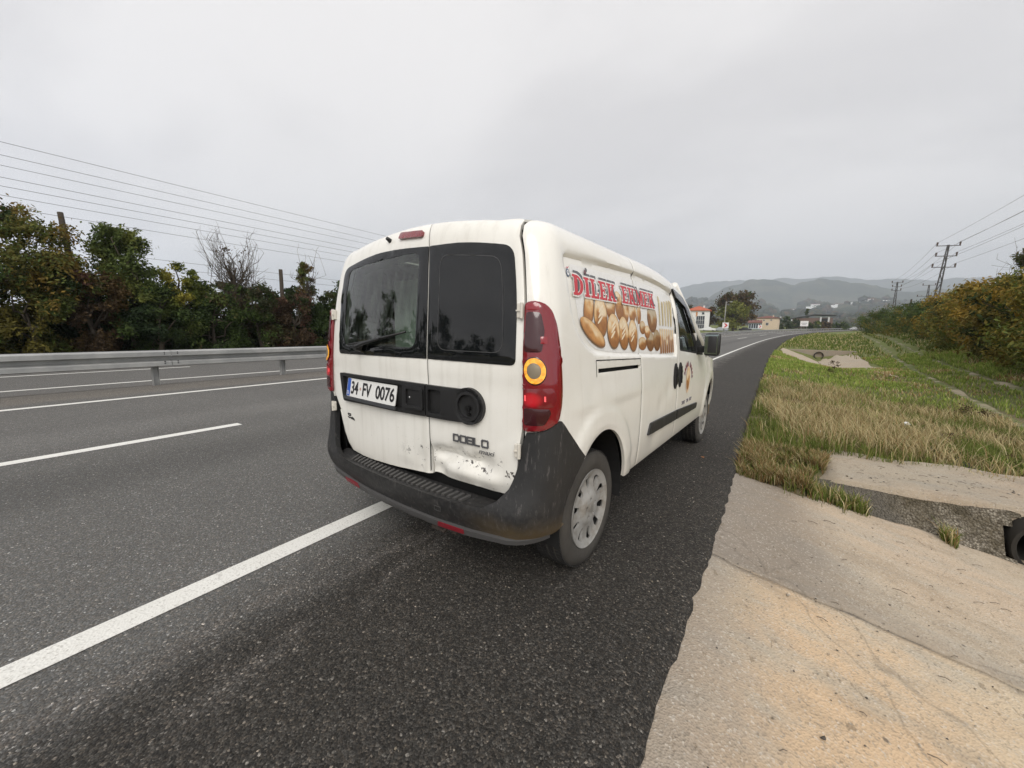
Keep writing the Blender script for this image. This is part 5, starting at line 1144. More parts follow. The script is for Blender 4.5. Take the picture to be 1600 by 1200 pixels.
# front door emblem: loaf inside an arc of dark red lettering
eu, ev = S(1.885), .900
for k, ch in enumerate('DİLEK EKMEK'):
    if ch == ' ': continue
    a = 2.75-k*.275; cu, cv = eu+.150*math.cos(a), ev+.130*math.sin(a); tu, tv = math.sin(a), -math.cos(a)
    q = [(cu+tu*x*.016+math.cos(a)*y*.020, cv+tv*x*.016+math.sin(a)*y*.022) for x, y in ((-1, -1), (1, -1), (.6, 1), (-.6, 1))]
    patch('printed_letter', q, P, PRINT, fdR, [], .03, .003, 0, disp_side, flat_print((.24, .03, .05) if k % 2 else (.16, .04, .09)), 0)
patch('printed_loaf', ellipse(eu-.01, ev-.015, .075, .125, 22, rot=-.15), P, PRINT, fdR, [], .02, .003, 0, disp_side, flat_print((.74, .56, .40)), 0)
patch('printed_loaf', ellipse(eu-.015, ev-.01, .056, .100, 22, rot=-.15), P, PRINT, fdR, [], .018, .0034, 0, disp_side, bread_col(eu-.015, ev-.01, .056, .10, -.15, 1.0, .3, 3), 0)
for k in range(9):
    if k in (3, 6): continue
    u0 = S(1.69)+k*.042; stroke_patch('printed_digit', [[(u0, .676), (u0+.024, .676), (u0+.024, .700), (u0, .700), (u0, .676)]] if k % 2 else [[(u0, .700), (u0+.024, .700), (u0+.010, .674)]], .0055, P, plain('grey_print', (.16, .15, .16), .5), fdR, .004)

# ---- wheels
def tyre_profile(R=.325, w=.195):
    h = w/2; return [(.205, -h*.80), (.225, -h*.98), (.262, -h*1.04), (.295, -h*1.0), (.314, -h*.86), (.322, -h*.66), (R, -h*.35), (R, h*.35), (.322, h*.66), (.314, h*.86), (.295, h*1.0), (.262, h*1.04), (.225, h*.98), (.205, h*.80)]
def wheel(x, y, side):
    """side +1: outer face towards +x"""
    mb = MB(); mb.lathe(tyre_profile(), 64, 'X'); ty = mb.build('tyre', RUBBER, None, True, 50)
    # circumferential grooves and tread blocks
    tb = MB()
    for k in range(72):
        a = 2*math.pi*k/72
        for (xo, wd) in ((-.062, .036), (-.022, .030), (.022, .030), (.062, .036)):
            c, s_ = math.cos(a), math.sin(a); ra, rb = (.3215 if abs(xo) < .05 else .3165), (.3285 if abs(xo) < .05 else .3245); da = .033
            V_ = []
            for rr in (ra, rb):
                for xx in (xo-wd/2, xo+wd/2):
                    for t in (a-da, a+da): V_.append((xx, rr*math.cos(t), rr*math.sin(t)))
            tb.add(V_, [(4, 5, 7, 6), (0, 4, 6, 2), (1, 3, 7, 5), (0, 1, 5, 4), (2, 6, 7, 3)])
    root = ty; root.name = 'wheel'; ty.parent = van; ty.location = (x, y, .325); ty.rotation_euler = (.25 if y > 1 else .10, 0, 0)
    tb.build('tread_blocks', plain('tread_rubber', (.020, .019, .018), .85), ty)
    MB().lathe([(.0, .02), (.205, .02), (.207, -.05), (.207, .07)], 40, 'X').build('inner_rim', plain('dark_steel_rim', (.012, .012, .012), .7), ty)
    def HF(u, v):
        r = math.hypot(u, v); xx = .088-.030*sstep(.07, .165, r)*0+.012*math.cos(min(r/.22, 1)*math.pi*.5)+.010*sstep(.205, .218, r)-.014*sstep(.08, .105, r)*sstep(.195, .17, r)
        return (side*xx, u*side, v)
    holes = []
    for k in range(10):
        a = 2*math.pi*(k+.5)/10; tw = .085
        holes.append(rounded([((r)*math.cos(a+da), (r)*math.sin(a+da)) for r, da in ((.118, -.11), (.188, -.12), (.188, .12), (.118, .11))], .012, 3))
    for k in range(5):
        a = 2*math.pi*(k)/5+.3; holes.append(ellipse(.052*math.cos(a), .052*math.sin(a), .012, .012, 12))
    hc = patch('hubcap', ellipse(0, 0, .219, .219, 56), HF, HUB, ty, holes, .016, 0, .012)
    patch('hub_badge', ellipse(0, 0, .024, .024, 20), HF, plain('hub_badge_grey', (.30, .29, .27), .4, .4), ty, [], .02, .003, .003)
    return ty
for x, y, sd_ in ((.768, 0, 1), (-.768, 0, -1), (.758, 3.105, 1), (-.758, 3.105, -1)): wheel(x, y, sd_)
# wheel housings
for yc in (0, 3.105):
    for sx in (1, -1):
        mb = MB(); n = 20; ring = []
        for k in range(n+1):
            a = math.pi*1.08*k/n-.04*math.pi; ring.append((yc+.385*math.cos(a), .325+.465*math.sin(a)))
        V_ = [(sx*(.885 if yc < 1 else .83), y, z) for y, z in ring]+[(sx*.55, y, z) for y, z in ring]; mb.add(V_, [(i, i+1, n+2+i, n+1+i) for i in range(n)]+[tuple(range(n+1, 2*n+2))])
        mb.build('wheel_housing', BLK, van)
# underbody, axle, exhaust, tow eye
ub = MB(); ub.box((0, 1.55, .40), (1.50, 2.10, .10)); ub.box((0, -.42, .40), (1.3, .30, .12)); ub.box((0, 3.6, .38), (1.4, .5, .2)); ub.box((.62, 1.55, .36), (.12, 2.2, .10)); ub.box((-.62, 1.55, .36), (.12, 2.2, .10)); ub.build('underbody', BLK, van)
MB().tube([(-.7, 0, .31), (.7, 0, .31)], .045, 10).tube([(.35, 1.8, .30), (.38, .4, .28), (.42, -.35, .30), (.42, -.52, .29)], .03, 8).build('rear_axle', plain('dirty_underside_metal', (.03, .026, .022), .8), van, True)
RUSTY = plain('rusty_bracket', (.05, .038, .03), .8)
MB().box((.24, -.575, .285), (.05, .03, .09)).tube([(.255, -.58, .255), (.31, -.585, .25), (.33, -.585, .275)], .012, 6).build('tow_eye', RUSTY, van)
MB().box((.38, -.57, .285), (.035, .03, .06)).build('exhaust_hanger', RUSTY, van)

# ---- mirrors
for sx in (1, -1):
    mm = MB().bevbox((sx*1.025, 2.29, 1.200), (.140, .110, .225), .036, rz=sx*.12).build('door_mirror', plain('mirror_black', (.014, .014, .015), .45), van, True, 50)
    a = MB().bevbox((sx*.925, 2.30, 1.150), (.09, .06, .065), .015).build('mirror_arm', BLK, mm, True, 50)
    g_ = MB().bevbox((sx*1.025-sx*.004, 2.238, 1.200), (.116, .006, .190), .0028, rz=sx*.12).build('mirror_glass', plain('mirror_silver', (.30, .36, .37), .03, 1.0), mm)
    q = [(S(2.235), 1.098), (S(2.52), 1.085), (S(2.52), 1.16), (S(2.30), 1.335), (S(2.265), 1.23)]
    patch('mirror_sail', q if sx > 0 else mir(q), P, BLK, mm, [], .05, .004, .01)

# ---- front end: screen, bonnet, nose, all closed
def zb(y): return float(np.interp(y, [2.0, 2.5, 2.9, 3.2, 3.6, 3.85, 3.98], [1.72, 1.36, 1.085, 1.03, .95, .86, .70]))
def wb(y): return float(np.interp(y, [2.0, 2.5, 2.9, 3.3, 3.7, 3.9, 4.0], [.70, .79, .855, .85, .80, .70, .55]))
def front_f(u, v):       # u -1..1 across, v = y
    z = zb(v); w = wb(v); return (u*w, v-.10*u*u*sstep(3.3, 3.95, v), z-.035*u*u-.05*abs(u)**8)
patch('bonnet', [(-.99, 2.92), (.99, 2.92), (.99, 3.85), (-.99, 3.85)], front_f, WHITE, van, [], .07, .002, .02)
patch('windscreen', [(-.99, 2.02), (.99, 2.02), (.995, 2.90), (-.995, 2.90)], front_f, SGLASS, van, [], .08, 0, 0)
for sx in (1, -1):
    MB().tube([(sx*.735, 1.86, 1.735), (sx*.755, 2.1, 1.60), (sx*.81, 2.5, 1.34), (sx*.86, 2.92, 1.07)], [.035, .04, .042, .045], 8).build('windscreen_pillar', WHITE, van, True)
def nose_f(u, v): w = wb(3.86); return (u*(w+.04), 3.97-.22*abs(u)**2.6-.04*((v-.62)/.3)**2, v)
patch('front_bumper', [(-1.05, .25), (1.05, .25), (1.05, .66), (-1.05, .66)], nose_f, PLAST, van, [], .07, .01, .04)
patch('grille', [(-.6, .67), (.6, .67), (.55, .86), (-.55, .86)], nose_f, BLK, van, [], .07, -.005, .02)
for sx in (1, -1): patch('headlamp', [(sx*.62, .68), (sx*1.02, .70), (sx*1.04, .92), (sx*.60, .88)] if sx > 0 else [(1.02*sx, .70), (.62*sx, .68), (.60*sx, .88), (1.04*sx, .92)], nose_f, plain('headlamp_lens', (.55, .58, .60), .08, .2, coat=1), van, [], .06, .004, .03)
# ---- cabin and load space
TRIM_I = plain('cabin_dark_grey', (.035, .035, .037), .8); BOARD = plain('grey_green_board', (.46, .50, .44), .8)
MB().box((0, 1.06, .50), (1.60, 3.05, .04)).build('floor', TRIM_I, van)
MB().bevbox((0, 2.62, .98), (1.50, .50, .30), .06).build('dashboard', TRIM_I, van)
for sx in (1, -1):
    st = MB().bevbox((sx*.40, 1.72, .72), (.50, .52, .22), .06).bevbox((sx*.40, 1.45, 1.08), (.48, .14, .66), .06, rx=.18).bevbox((sx*.40, 1.39, 1.50), (.26, .09, .18), .03, rx=.12).build('seat', plain('seat_fabric', (.025, .027, .032), .9), van, True, 50)
sw = MB(); sw.lathe([(.185, 0), (.195, .012), (.185, .024), (.175, .012)], 28, 'Y', (0, 0, 0), True); o = sw.build('steering_wheel', BLK, van, True); o.location = (-.40, 2.25, 1.08); o.rotation_euler = (-.45, 0, 0)
# pale board added just inside the tailgate window to catch light
brd = MB(); brd.box((-.25, -.12, 1.08), (.86, .03, 1.12)); brd.build('window_backing_board', BOARD, van)
MB().bevbox((.03, -.32, 1.30), (.20, .22, .34), .05, rz=.3).build('flour_sack', plain('sack_cloth', (.52, .47, .38), .9), van, True)
bh = MB(); bh.box((0, 1.22, .78), (1.60, .03, .55)); bh.build('cab_bulkhead', TRIM_I, van)

# ================================================================== crash barrier on the median
STEEL = None
def steel_mat():
    m, t, b = mat('galvanised_steel'); g = G(t); p_ = g.pos(); n = g.noise(p_, 2.2, 5, .6); n2 = g.noise(g.scale(p_, (3, 3, 14)), 1.5, 3)
    link(t, g.mix(g.sm(n, .3, .7), (.33, .335, .33), (.44, .44, .425)), b, 'Base Color'); setp(b, metal=.35, spec=.4); t.links.new(g.m('ADD', .45, g.m('MULTIPLY', n2, .2)), b.inputs['Roughness']); return m
STEEL = steel_mat()
WPROF = [(.020, .0), (.030, .004), (.102, .012), (.118, .022), (.118, .102), (.106, .114), (.004, .142), (.0, .150), (.0, .206), (.004, .212), (.106, .226), (.124, .236), (.124, .318), (.112, .334), (.030, .348), (.020, .350)]   # (out, up)
rail = empty('crash_barrier', (-9.35, 0, 0), 0, 'long grey double-sided steel crash barrier along the median', 'crash barrier')
RO = np.array(rail.location)
def beam(o, side, s0, s1, name='rail_beam', z0=.405, step=.5):
    n = max(2, int((s1-s0)/step)+1); ss = np.linspace(s0, s1, n); V_ = []
    for s in ss:
        for (d, u) in WPROF:
            x, y = road_xy(s, o+side*d); V_.append((float(x)-RO[0], float(y)-RO[1], float(zroad(s))+z0+u-RO[2]))
    k = len(WPROF); F_ = []
    for i in range(n-1):
        for j in range(k-1): q = (i*k+j, (i+1)*k+j, (i+1)*k+j+1, i*k+j+1); F_.append(q if side < 0 else q[::-1])
    return mesh_obj(name, V_, F_, STEEL, rail, True, None, 24)
RAIL_O = -9.42
s = -11.0
while s < 300:
    L = 4.0 if s < 60 else 12.0
    beam(RAIL_O+.09, 1, s, s+L-.012, step=.8 if s < 60 else 3); beam(RAIL_O-.09, -1, s, s+L-.012, step=.8 if s < 60 else 3); s += L
def post(s):
    x, y = road_xy(s, RAIL_O); mb = MB(); z = float(zroad(s)); th = HEAD+max(s, 0)*CURV
    for dy, sx, sz in ((-.05, .11, .008), (.05, .11, .008)): mb.box((0, dy, .27), (.11, .007, .86))
    mb.box((0, 0, .27), (.007, .10, .86)); mb.box((0, 0, .575), (.17, .09, .22))
    o = mb.build('post', STEEL, rail); o.location = (float(x)-RO[0], float(y)-RO[1], z); o.rotation_euler = (0, 0, -th); return o
pm = post(.75); ps = list(np.arange(.75-2.62*4, 40, 2.62))+list(np.arange(40.5, 290, 4.0))
for s in ps:
    if abs(s-.75) < .01: continue
    x, y = road_xy(s, RAIL_O); o = pm.copy(); COL.objects.link(o); o.parent = rail; o.location = (float(x)-RO[0], float(y)-RO[1], float(zroad(s))); o.rotation_euler = (0, 0, -(HEAD+max(s, 0)*CURV))
bolt = MB().lathe([(0, .012), (.012, .010), (.016, 0)], 8, 'X').build('bolt', plain('bolt_dark', (.10, .10, .10), .5, .6), rail); first = True
for s in np.arange(-11+4*1, 30, 4.0):
    for ds in (-.12, .10):
        for u in (.06, .10, .262, .295):
            x, y = road_xy(s+ds, RAIL_O+.09+.118); o = bolt if first else bolt.copy()
            if not first: COL.objects.link(o); o.parent = rail
            first = False; o.location = (float(x)-RO[0], float(y)-RO[1], float(zroad(s))+.42+u)

# ================================================================== poles and wires
POLE_C = plain('grey_concrete_pole', (.30, .29, .27), .9); DARKST = plain('dark_lattice_steel', (.11, .105, .105), .7); WIRE = plain('wire_dark', (.10, .10, .105), .6)
lp = MB().tube([(.25, 0, 0), (.05, 0, 3.0), (-.28, 0, 6.45)], [.15, .13, .10], 10).build('utility_pole', POLE_W, None, True); lp.location = (-24.6, 2.95, -.3); lp.rotation_euler = (-.0, 0, .35); tag(lp, 'leaning dark wooden pole sticking out of the trees at left', 'pole')
lp = MB().tube([(0, 0, 0), (.0, 0, 5.25)], [.14, .11], 10).build('utility_pole', POLE_W, None, True); lp.location = (-24.4, 12.0, -.3); tag(lp, 'short dark wooden post beside the slim reddish tree', 'pole')
def wire(a, b, sag, r, label, group, n=28):
    a, b = np.array(a, float), np.array(b, float); t = np.linspace(0, 1, n)[:, None]; q = a*(1-t)+b*t; q[:, 2] -= (4*sag*t*(1-t))[:, 0]
    o = MB().tube([tuple(x-a) for x in q], r, 5).build('power_line', WIRE, None, True); o.location = tuple(a); tag(o, label, 'wire', group)
LW_ = [(-30.0, 9.65, 'topmost thin wire of the upper left bundle'), (-30.8, 9.25, 'second thin wire from the top at upper left'), (-31.6, 8.95, 'third thin wire from the top at upper left'), (-29.0, 7.80, 'highest wire of the lower left bundle'), (-29.7, 7.55, 'second wire of the lower left bundle'), (-30.6, 7.3, 'third wire of the lower left bundle'), (-31.2, 6.85, 'lowest wire of the lower left bundle'), (-34, 5.5, 'upper of the two near-level wires behind the leafless tree'), (-34, 4.95, 'lower of the two near-level wires behind the leafless tree')]
for (x, z, lb) in LW_:
    wire((x-.9, -30, z), (x+5.0, 120, z+2.5),   .55, .011, lb, 'overhead wires at left')
def pylon(x, y, h, name, label, arms, w=.55, face=0.0, tilt=0.0):
    z0 = float(H(np.array([x]), np.array([y]))[0])-.3; root = empty(name, (x, y, z0), face, label, 'pylon', 'lattice pylons'); root.rotation_euler = (0, tilt, face); mb = MB()
    for sx in (-1, 1):
        for sy in (-1, 1): mb.tube([(sx*w, sy*w*.5, 0), (sx*w*.22, sy*w*.22, h)], .045, 4)
    n = int(h/1.1)
    for i in range(n):
        t0, t1 = i/n, (i+1)/n; a, b = w*(1-.78*t0), w*(1-.78*t1)
        for sy in (-1, 1): mb.tube([((-1)**i*a, sy*a*.5, h*t0), (-(-1)**i*b, sy*b*.5, h*t1)], .025, 4); mb.tube([(-a, sy*a*.5, h*t0), (a, sy*a*.5, h*t0)], .025, 4)
    mb.build('lattice_mast', DARKST, root)
    for z, L in arms:
        am = MB().box((0, 0, z), (L, .08, .08)).build('cross_arm', DARKST, root)
        for sx in (-1, 1): MB().tube([(sx*L*.46, 0, z+.05), (sx*L*.46, 0, z+.42)], [.07, .10], 6).build('insulator', plain('insulator_brown', (.10, .07, .06), .4), am)
    return root, z0
p1, z1 = pylon(20.9, 66.0, 11.0, 'lattice_pylon', 'tallest lattice pylon with three cross-arms above the right thicket', [(10.9, 2.1), (9.7, 1.9), (8.4, 2.1)], .30, 0, .05)
p2, z2 = pylon(28.2, 112.0, 10.6, 'lattice_pylon', 'narrow dark lattice pylon at the left end of the right thicket', [(10.4, 1.8), (9.6, 1.5), (8.8, 1.5)], .34)
p3, z3 = pylon(36.4, 124.0, 10.2, 'lattice_pylon', 'reddish lattice pylon with wide arms between the two others', [(10.1, 2.2), (7.6, 3.6)], .36)
o = MB().tube([(0, 0, 0), (.0, 0, 8.2)], [.2, .16], 8).build('utility_pole', POLE_W, None, True); o.location = (32.3, 118, float(H(np.array([32.3]), np.array([118.0]))[0])-1.5); tag(o, 'plain dark post between the distant pylons', 'pole')
wl = ['upper left', 'upper right', 'middle left', 'middle right', 'lower left', 'lower right']
k = 0
for (z, L) in [(10.9, 2.1), (9.7, 1.9), (8.4, 2.1)]:
    for sx in (-1, 1):
        a = (20.9+sx*L*.46+.05*z, 66, z1+z+.4); wire((a[0]-6.5, -14, a[2]+.6), a, .9, .012, 'wire from the %s insulator of the tallest pylon towards the camera' % wl[k], 'overhead wires at right')
        zz, LL = [(10.4, 1.8), (9.6, 1.5), (8.8, 1.5)][k//2]; wire(a, (28.2+sx*LL*.46, 112, z2+zz+.4), .6, .014, 'wire from the %s insulator of the tallest pylon to the farther one' % wl[k], 'overhead wires at right'); k += 1

# ================================================================== houses, shed, signs, cars far down the road
def hz(x, y): return float(H(np.array([x]), np.array([y]))[0])
PLASTER = plain('white_plaster', (.72, .71, .69), .9); CREAM = plain('cream_plaster', (.62, .50, .37), .9); TILE = None
def tile_mat(name, c1, c2):
    m, t, b = mat(name); g = G(t); o = g.obj(); n = g.noise(o, 1.5, 4, .6); w = g.n('ShaderNodeTexWave', {'Scale': 2.2, 'Distortion': .6}); link(t, g.mix(n, c1, c2), b, 'Base Color'); setp(b, rough=.85); link(t, g.bump(w.outputs[1], .5, .05), b, 'Normal'); return m
TILE = tile_mat('orange_roof_tiles', (.36, .085, .04), (.48, .13, .065)); TILE2 = tile_mat('brown_roof_tiles', (.14, .055, .045), (.20, .085, .065)); WINM = plain('dark_window', (.03, .035, .045), .1); FRAME = plain('pale_frame', (.6, .6, .58), .6)
def house(name, x, y, z, wx, wy, hw, hr, rz, wallm, roofm, label, wins, over=.5):
    root = empty(name, (x, y, z), rz, label, 'house')
    MB().box((0, 0, hw/2), (wx, wy, hw)).build('wall', wallm, root)
    a, b = wx/2+over, wy/2+over; r_ = max(a-b, .0)+.2; V_ = [(-a, -b, hw), (a, -b, hw), (a, b, hw), (-a, b, hw), (-r_ if wx > wy else 0, 0, hw+hr), (r_ if wx > wy else 0, 0, hw+hr), (-a, -b, hw+.15), (a, -b, hw+.15), (a, b, hw+.15), (-a, b, hw+.15)]
    rf = mesh_obj('roof', V_, [(0, 3, 2, 1), (0, 1, 7, 6), (1, 2, 8, 7), (2, 3, 9, 8), (3, 0, 6, 9), (6, 7, 5, 4), (8, 9, 4, 5), (7, 8, 5), (9, 6, 4)], roofm, root)
    MB().box((wx*.22, wy*.1, hw+hr*.8), (.5, .5, 1.0)).build('chimney', wallm, rf)
    for (fx, fz, fw, fh, nx_, nz_) in wins:
        w_ = MB().box((fx, -wy/2-.03, fz), (fw, .10, fh)).build('window', WINM, root); fr = MB()
        for i in range(nx_+1): fr.box((fx-fw/2+fw*i/nx_, -wy/2-.09, fz), (.09, .06, fh+.1))
        for i in range(nz_+1): fr.box((fx, -wy/2-.085, fz-fh/2+fh*i/nz_), (fw+.1, .05, .09))
        fr.build('window_frame', FRAME, w_)
    return root
h1 = house('white_house', -13.4, 150, hz(-13.4, 150)-.2, 7.2, 9, 6.6, 1.9, .06, PLASTER, TILE, 'white two-storey house with an orange tiled hip roof and tall dark window', [(.9, 2.7, 2.6, 4.3, 4, 3), (1.6, 5.7, .8, .8, 1, 1), (-2.6, 5.6, .8, .9, 1, 1)])
MB().box((-.35, -4.55, 5.4), (.5, .06, 1.6)).build('orange_stripe', plain('orange_band', (.5, .22, .08), .8), h1)
MB().box((-5.2, -1, 1.6), (3.2, 5, 3.2)).build('side_porch', plain('blue_grey_panel', (.25, .28, .31), .7), h1)
h2 = house('cream_house', 9.9, 216, hz(9.9, 216)-.2, 8.6, 9, 5.3, 1.3, -.12, CREAM, TILE2, 'cream walled house with a dark brown tiled roof beyond the willow', [(-2.3, 2.3, .8, 2.2, 1, 2), (.2, 2.7, 1.0, 1.2, 2, 1), (-3.4, 4.4, .7, .5, 1, 1), (-1.2, 4.4, .7, .5, 1, 1), (1.6, 4.5, .7, .5, 1, 1)], .4)
pz = hz(4.2, 205); pc = empty('porch', (4.6, 205, pz), 0, 'white glazed porch with brown lean-to roof left of the cream house', 'porch'); MB().box((0, 0, 1.4), (4.6, 4, 2.8)).build('wall', plain('pale_blue_wall', (.5, .55, .6), .7), pc); MB().add([(-2.8, -2.5, 2.8), (2.8, -2.5, 2.8), (2.8, 2.2, 4.0), (-2.8, 2.2, 4.0), (-2.8, -2.5, 3.0), (2.8, -2.5, 3.0), (2.8, 2.2, 4.2), (-2.8, 2.2, 4.2)], [(4, 5, 6, 7), (3, 2, 1, 0), (0, 1, 5, 4), (1, 2, 6, 5), (2, 3, 7, 6), (3, 0, 4, 7)]).build('roof', TILE2, pc)
for i in range(5): MB().box((-1.8+.9*i, -2.05, 1.5), (.6, .1, 1.9)).build('window', WINM, pc)
sz_ = hz(30, 262)+.8; sh = empty('industrial_shed', (31.5, 262, sz_), -.1, 'brown shed with a low grey roof and tall pale gateway pillars', 'shed'); MB().box((0, 0, 2.6), (17, 12, 5.2)).build('wall', plain('brown_brick', (.16, .105, .085), .9), sh)
MB().add([(-10, -7, 4.6), (1.0, -7, 6.9), (9.8, -7, 6.4), (-10, 7, 4.6), (1.0, 7, 6.9), (9.8, 7, 6.4), (-10, -7, 4.9), (1, -7, 7.2), (9.8, -7, 6.7), (-10, 7, 4.9), (1, 7, 7.2), (9.8, 7, 6.7)], [(0, 1, 4, 3), (1, 2, 5, 4), (6, 9, 10, 7), (7, 10, 11, 8), (0, 6, 7, 1), (1, 7, 8, 2), (2, 8, 11, 5), (3, 4, 10, 9), (4, 5, 11, 10), (0, 3, 9, 6)]).build('roof', plain('grey_shed_roof', (.10, .105, .11), .7), sh)
MB().box((5.2, -6.05, 2.6), (2.6, .12, 4.6)).build('opening', BLK, sh)
for dx in (3.5, 6.8): MB().box((dx, -6.4, 2.9), (.7, .7, 5.4)).build('pillar', plain('pale_pillar', (.55, .55, .54), .8), sh)
fc = empty('dark_fence', (44, 258, hz(44, 258)), 0, 'low black fence far down the road right of the shed', 'fence')
for i in range(8): MB().box((i*1.9-6.6, 0, .9), (1.8, .08, 1.9)).build('panel', plain('black_fence', (.012, .013, .015), .6), fc)
# street lamp, chevron sign, sign boards
x, y = -4.5, 136; lm = empty('street_lamp', (x, y, hz(x, y)), 0, 'tall grey street lamp in front of the willow', 'street lamp'); MB().tube([(0, 0, 0), (0, 0, 9.6)], [.16, .11], 8).build('mast', POLE_C, lm, True); MB().tube([(0, 0, 9.2), (.6, -.2, 9.55), (1.3, -.4, 9.45)], [.07, .06, .06], 6).tube([(0, 0, 8.4), (.5, -.2, 8.75), (1.0, -.35, 8.7)], [.05, .05, .05], 6).build('arm', POLE_C, lm, True); MB().bevbox((1.4, -.42, 9.42), (.6, .22, .12), .03).build('lamp_head', FRAME, lm)
SIGN_W = plain('sign_white', (.75, .74, .72), .5); SIGN_R = plain('sign_red', (.55, .03, .04), .5); GREYPOST = plain('grey_post', (.3, .3, .3), .6)
def chevron(x, y, s_, label, shape='sq', z=None):
    r_ = empty('chevron_sign', (x, y, hz(x, y) if z is None else z), 0, label, 'sign'); MB().tube([(0, .06, -.3), (0, .06, 2.0*s_)], .05, 6).build('post', GREYPOST, r_)
    MB().bevbox((0, 0, 1.55*s_), (1.1*s_, .04, 1.1*s_), .015).build('board', SIGN_W, r_)
    q = [(-.30, -.45), (.02, -.45), (.38, 0), (.02, .45), (-.30, .45), (.05, 0)]; b = [(a*s_, -.025, 1.55*s_+c*s_*.85) for a, c in q]; mesh_obj('arrow', b, [(0, 1, 2, 5), (5, 2, 3, 4)], SIGN_R, r_); return r_
chevron(-3.8, 128, 1.5, 'white square sign with a red chevron arrow below the street lamp'); chevron(6.0, 178, 1.2, 'red chevron sign in front of the cream house')
x, y = 24.3, 222; bd = empty('sign_board', (x, y, hz(x, y)), 0, 'white rectangular sign board beyond the bend in the road', 'sign'); MB().bevbox((0, 0, 3.3), (3.0, .08, 2.4), .02).build('board', SIGN_W, bd)
for sx in (-1, 1): MB().tube([(sx*1.0, .1, -.3), (sx*1.0, .1, 4.3)], .07, 6).build('post', GREYPOST, bd)
MB().box((0, -.05, 3.5), (2.2, .02, .28)).box((0, -.05, 2.9), (1.6, .02, .2)).build('lettering_bars', plain('sign_grey', (.3, .3, .32), .6), bd)
CARW = plain('car_white', (.72, .72, .72), .25, coat=.6); CARG = plain('car_glass', (.02, .022, .025), .08)
def car(x, y, rz, paint, label, z=None, group=None):
    r_ = empty('parked_car', (x, y, hz(x, y) if z is None else z), rz, label, 'car', group)
    prof = [(-2.1, .35), (-2.15, .75), (-1.95, .98), (-1.0, 1.05), (-.45, 1.42), (.75, 1.45), (1.5, 1.02), (2.05, .90), (2.15, .55), (2.1, .32)]
    n = len(prof); V_ = []
    for xx, sc in ((-.86, .93), (-.80, 1), (.80, 1), (.86, .93)):
        for a, b in prof: V_.append((xx*(.86 if b > 1.1 else 1), a*(1 if abs(xx) < .83 else .985), b*(1 if abs(xx) < .83 else .97)+.0))
    F_ = [tuple(range(n)), tuple(reversed(range(3*n, 4*n)))]
    for k in range(3):
        for i in range(n): F_.append((k*n+i, (k+1)*n+i, (k+1)*n+(i+1) % n, k*n+(i+1) % n))
    recalc(mesh_obj('body', V_, F_, paint, r_, True, None, 30))
    for sx in (1, -1): mesh_obj('side_window', [(sx*.80, -.85, 1.07), (sx*.80, 1.25, 1.05), (sx*.715, .70, 1.38), (sx*.715, -.42, 1.36)], [(0, 1, 2, 3)] if sx > 0 else [(3, 2, 1, 0)], CARG, r_)
    mesh_obj('rear_window', [(-.62, .86, 1.43), (.62, .86, 1.43), (.70, 1.42, 1.09), (-.70, 1.42, 1.09)], [(0, 1, 2, 3)], CARG, r_); mesh_obj('windscreen', [(-.70, -.93, 1.10), (.70, -.93, 1.10), (.62, -.50, 1.41), (-.62, -.50, 1.41)], [(0, 1, 2, 3)], CARG, r_)
    for sx in (1, -1):
        for yy in (-1.3, 1.35):
            w_ = MB().lathe([(0, .09), (.20, .09), (.30, .07), (.31, -.07), (.0, -.09)], 18, 'X').build('wheel', RUBBER, r_, True, 40); w_.location = (sx*.78, yy, .31)
            MB().lathe([(0, .1), (.18, .096)], 14, 'X').build('rim', HUB, w_)
    return r_
cs, co = road_xy(238.0, -2.4); car(float(cs), float(co), -(HEAD+238*CURV)+math.pi*.0+1.1, CARW, 'white car far away where the road leaves the picture', float(zroad(238.0))+.01)
car(-9.2, 143, 1.5, CARW, 'white car parked in front of the white house', None, 'cars parked by the houses'); car(-5.8, 150, 1.45, plain('car_silver', (.4, .42, .44), .3, .4, coat=.5), 'silver car parked left of the chevron sign', None, 'cars parked by the houses')
car(1.2, 172, 1.5, plain('car_dark', (.03, .03, .035), .3, coat=.5), 'dark car parked under the willow', None, 'cars parked by the houses')
# pale sheds and houses on the far slope
SHEDW = plain('pale_shed', (.85, .85, .84), .8)
rr_ = np.random.default_rng(44)
for i in range(22):
    azm = [5.3, 5.8, 6.3, 6.9, 7.4, 8.0, 8.8, 9.4, 10.2, 11.0, 11.8, 12.4, 4.9, 6.0, 7.8, 9.1, 3.4, 9.9, 12.0, 5.1, 8.3, 10.6][i]; D = 2050+rr_.uniform(-150, 250) if i < 16 else 900+rr_.uniform(-100, 300)
    L = rr_.uniform(14, 34) if i < 16 else rr_.uniform(8, 14); x, y = D*math.sin(RAD(azm)), D*math.cos(RAD(azm)); z = float(hill_h(np.array([azm]), np.array([D]))[0])
    b_ = empty('far_building', (x, y, z-2), -RAD(azm)+rr_.normal()*.1, 'tiny pale building among the trees on the hazy hillside', 'building', 'pale buildings on the far hillside')
    L *= 1.5; MB().box((0, 0, 3.5), (L, 10, 9)).build('wall', SHEDW, b_); MB().add([(-L/2-.5, -6, 8), (L/2+.5, -6, 8), (L/2+.5, 6, 8), (-L/2-.5, 6, 8), (-L/2-.5, 0, 10.5), (L/2+.5, 0, 10.5)], [(0, 1, 5, 4), (2, 3, 4, 5), (1, 2, 5), (3, 0, 4)]).build('roof', SHEDW if i % 3 else TILE2, b_)

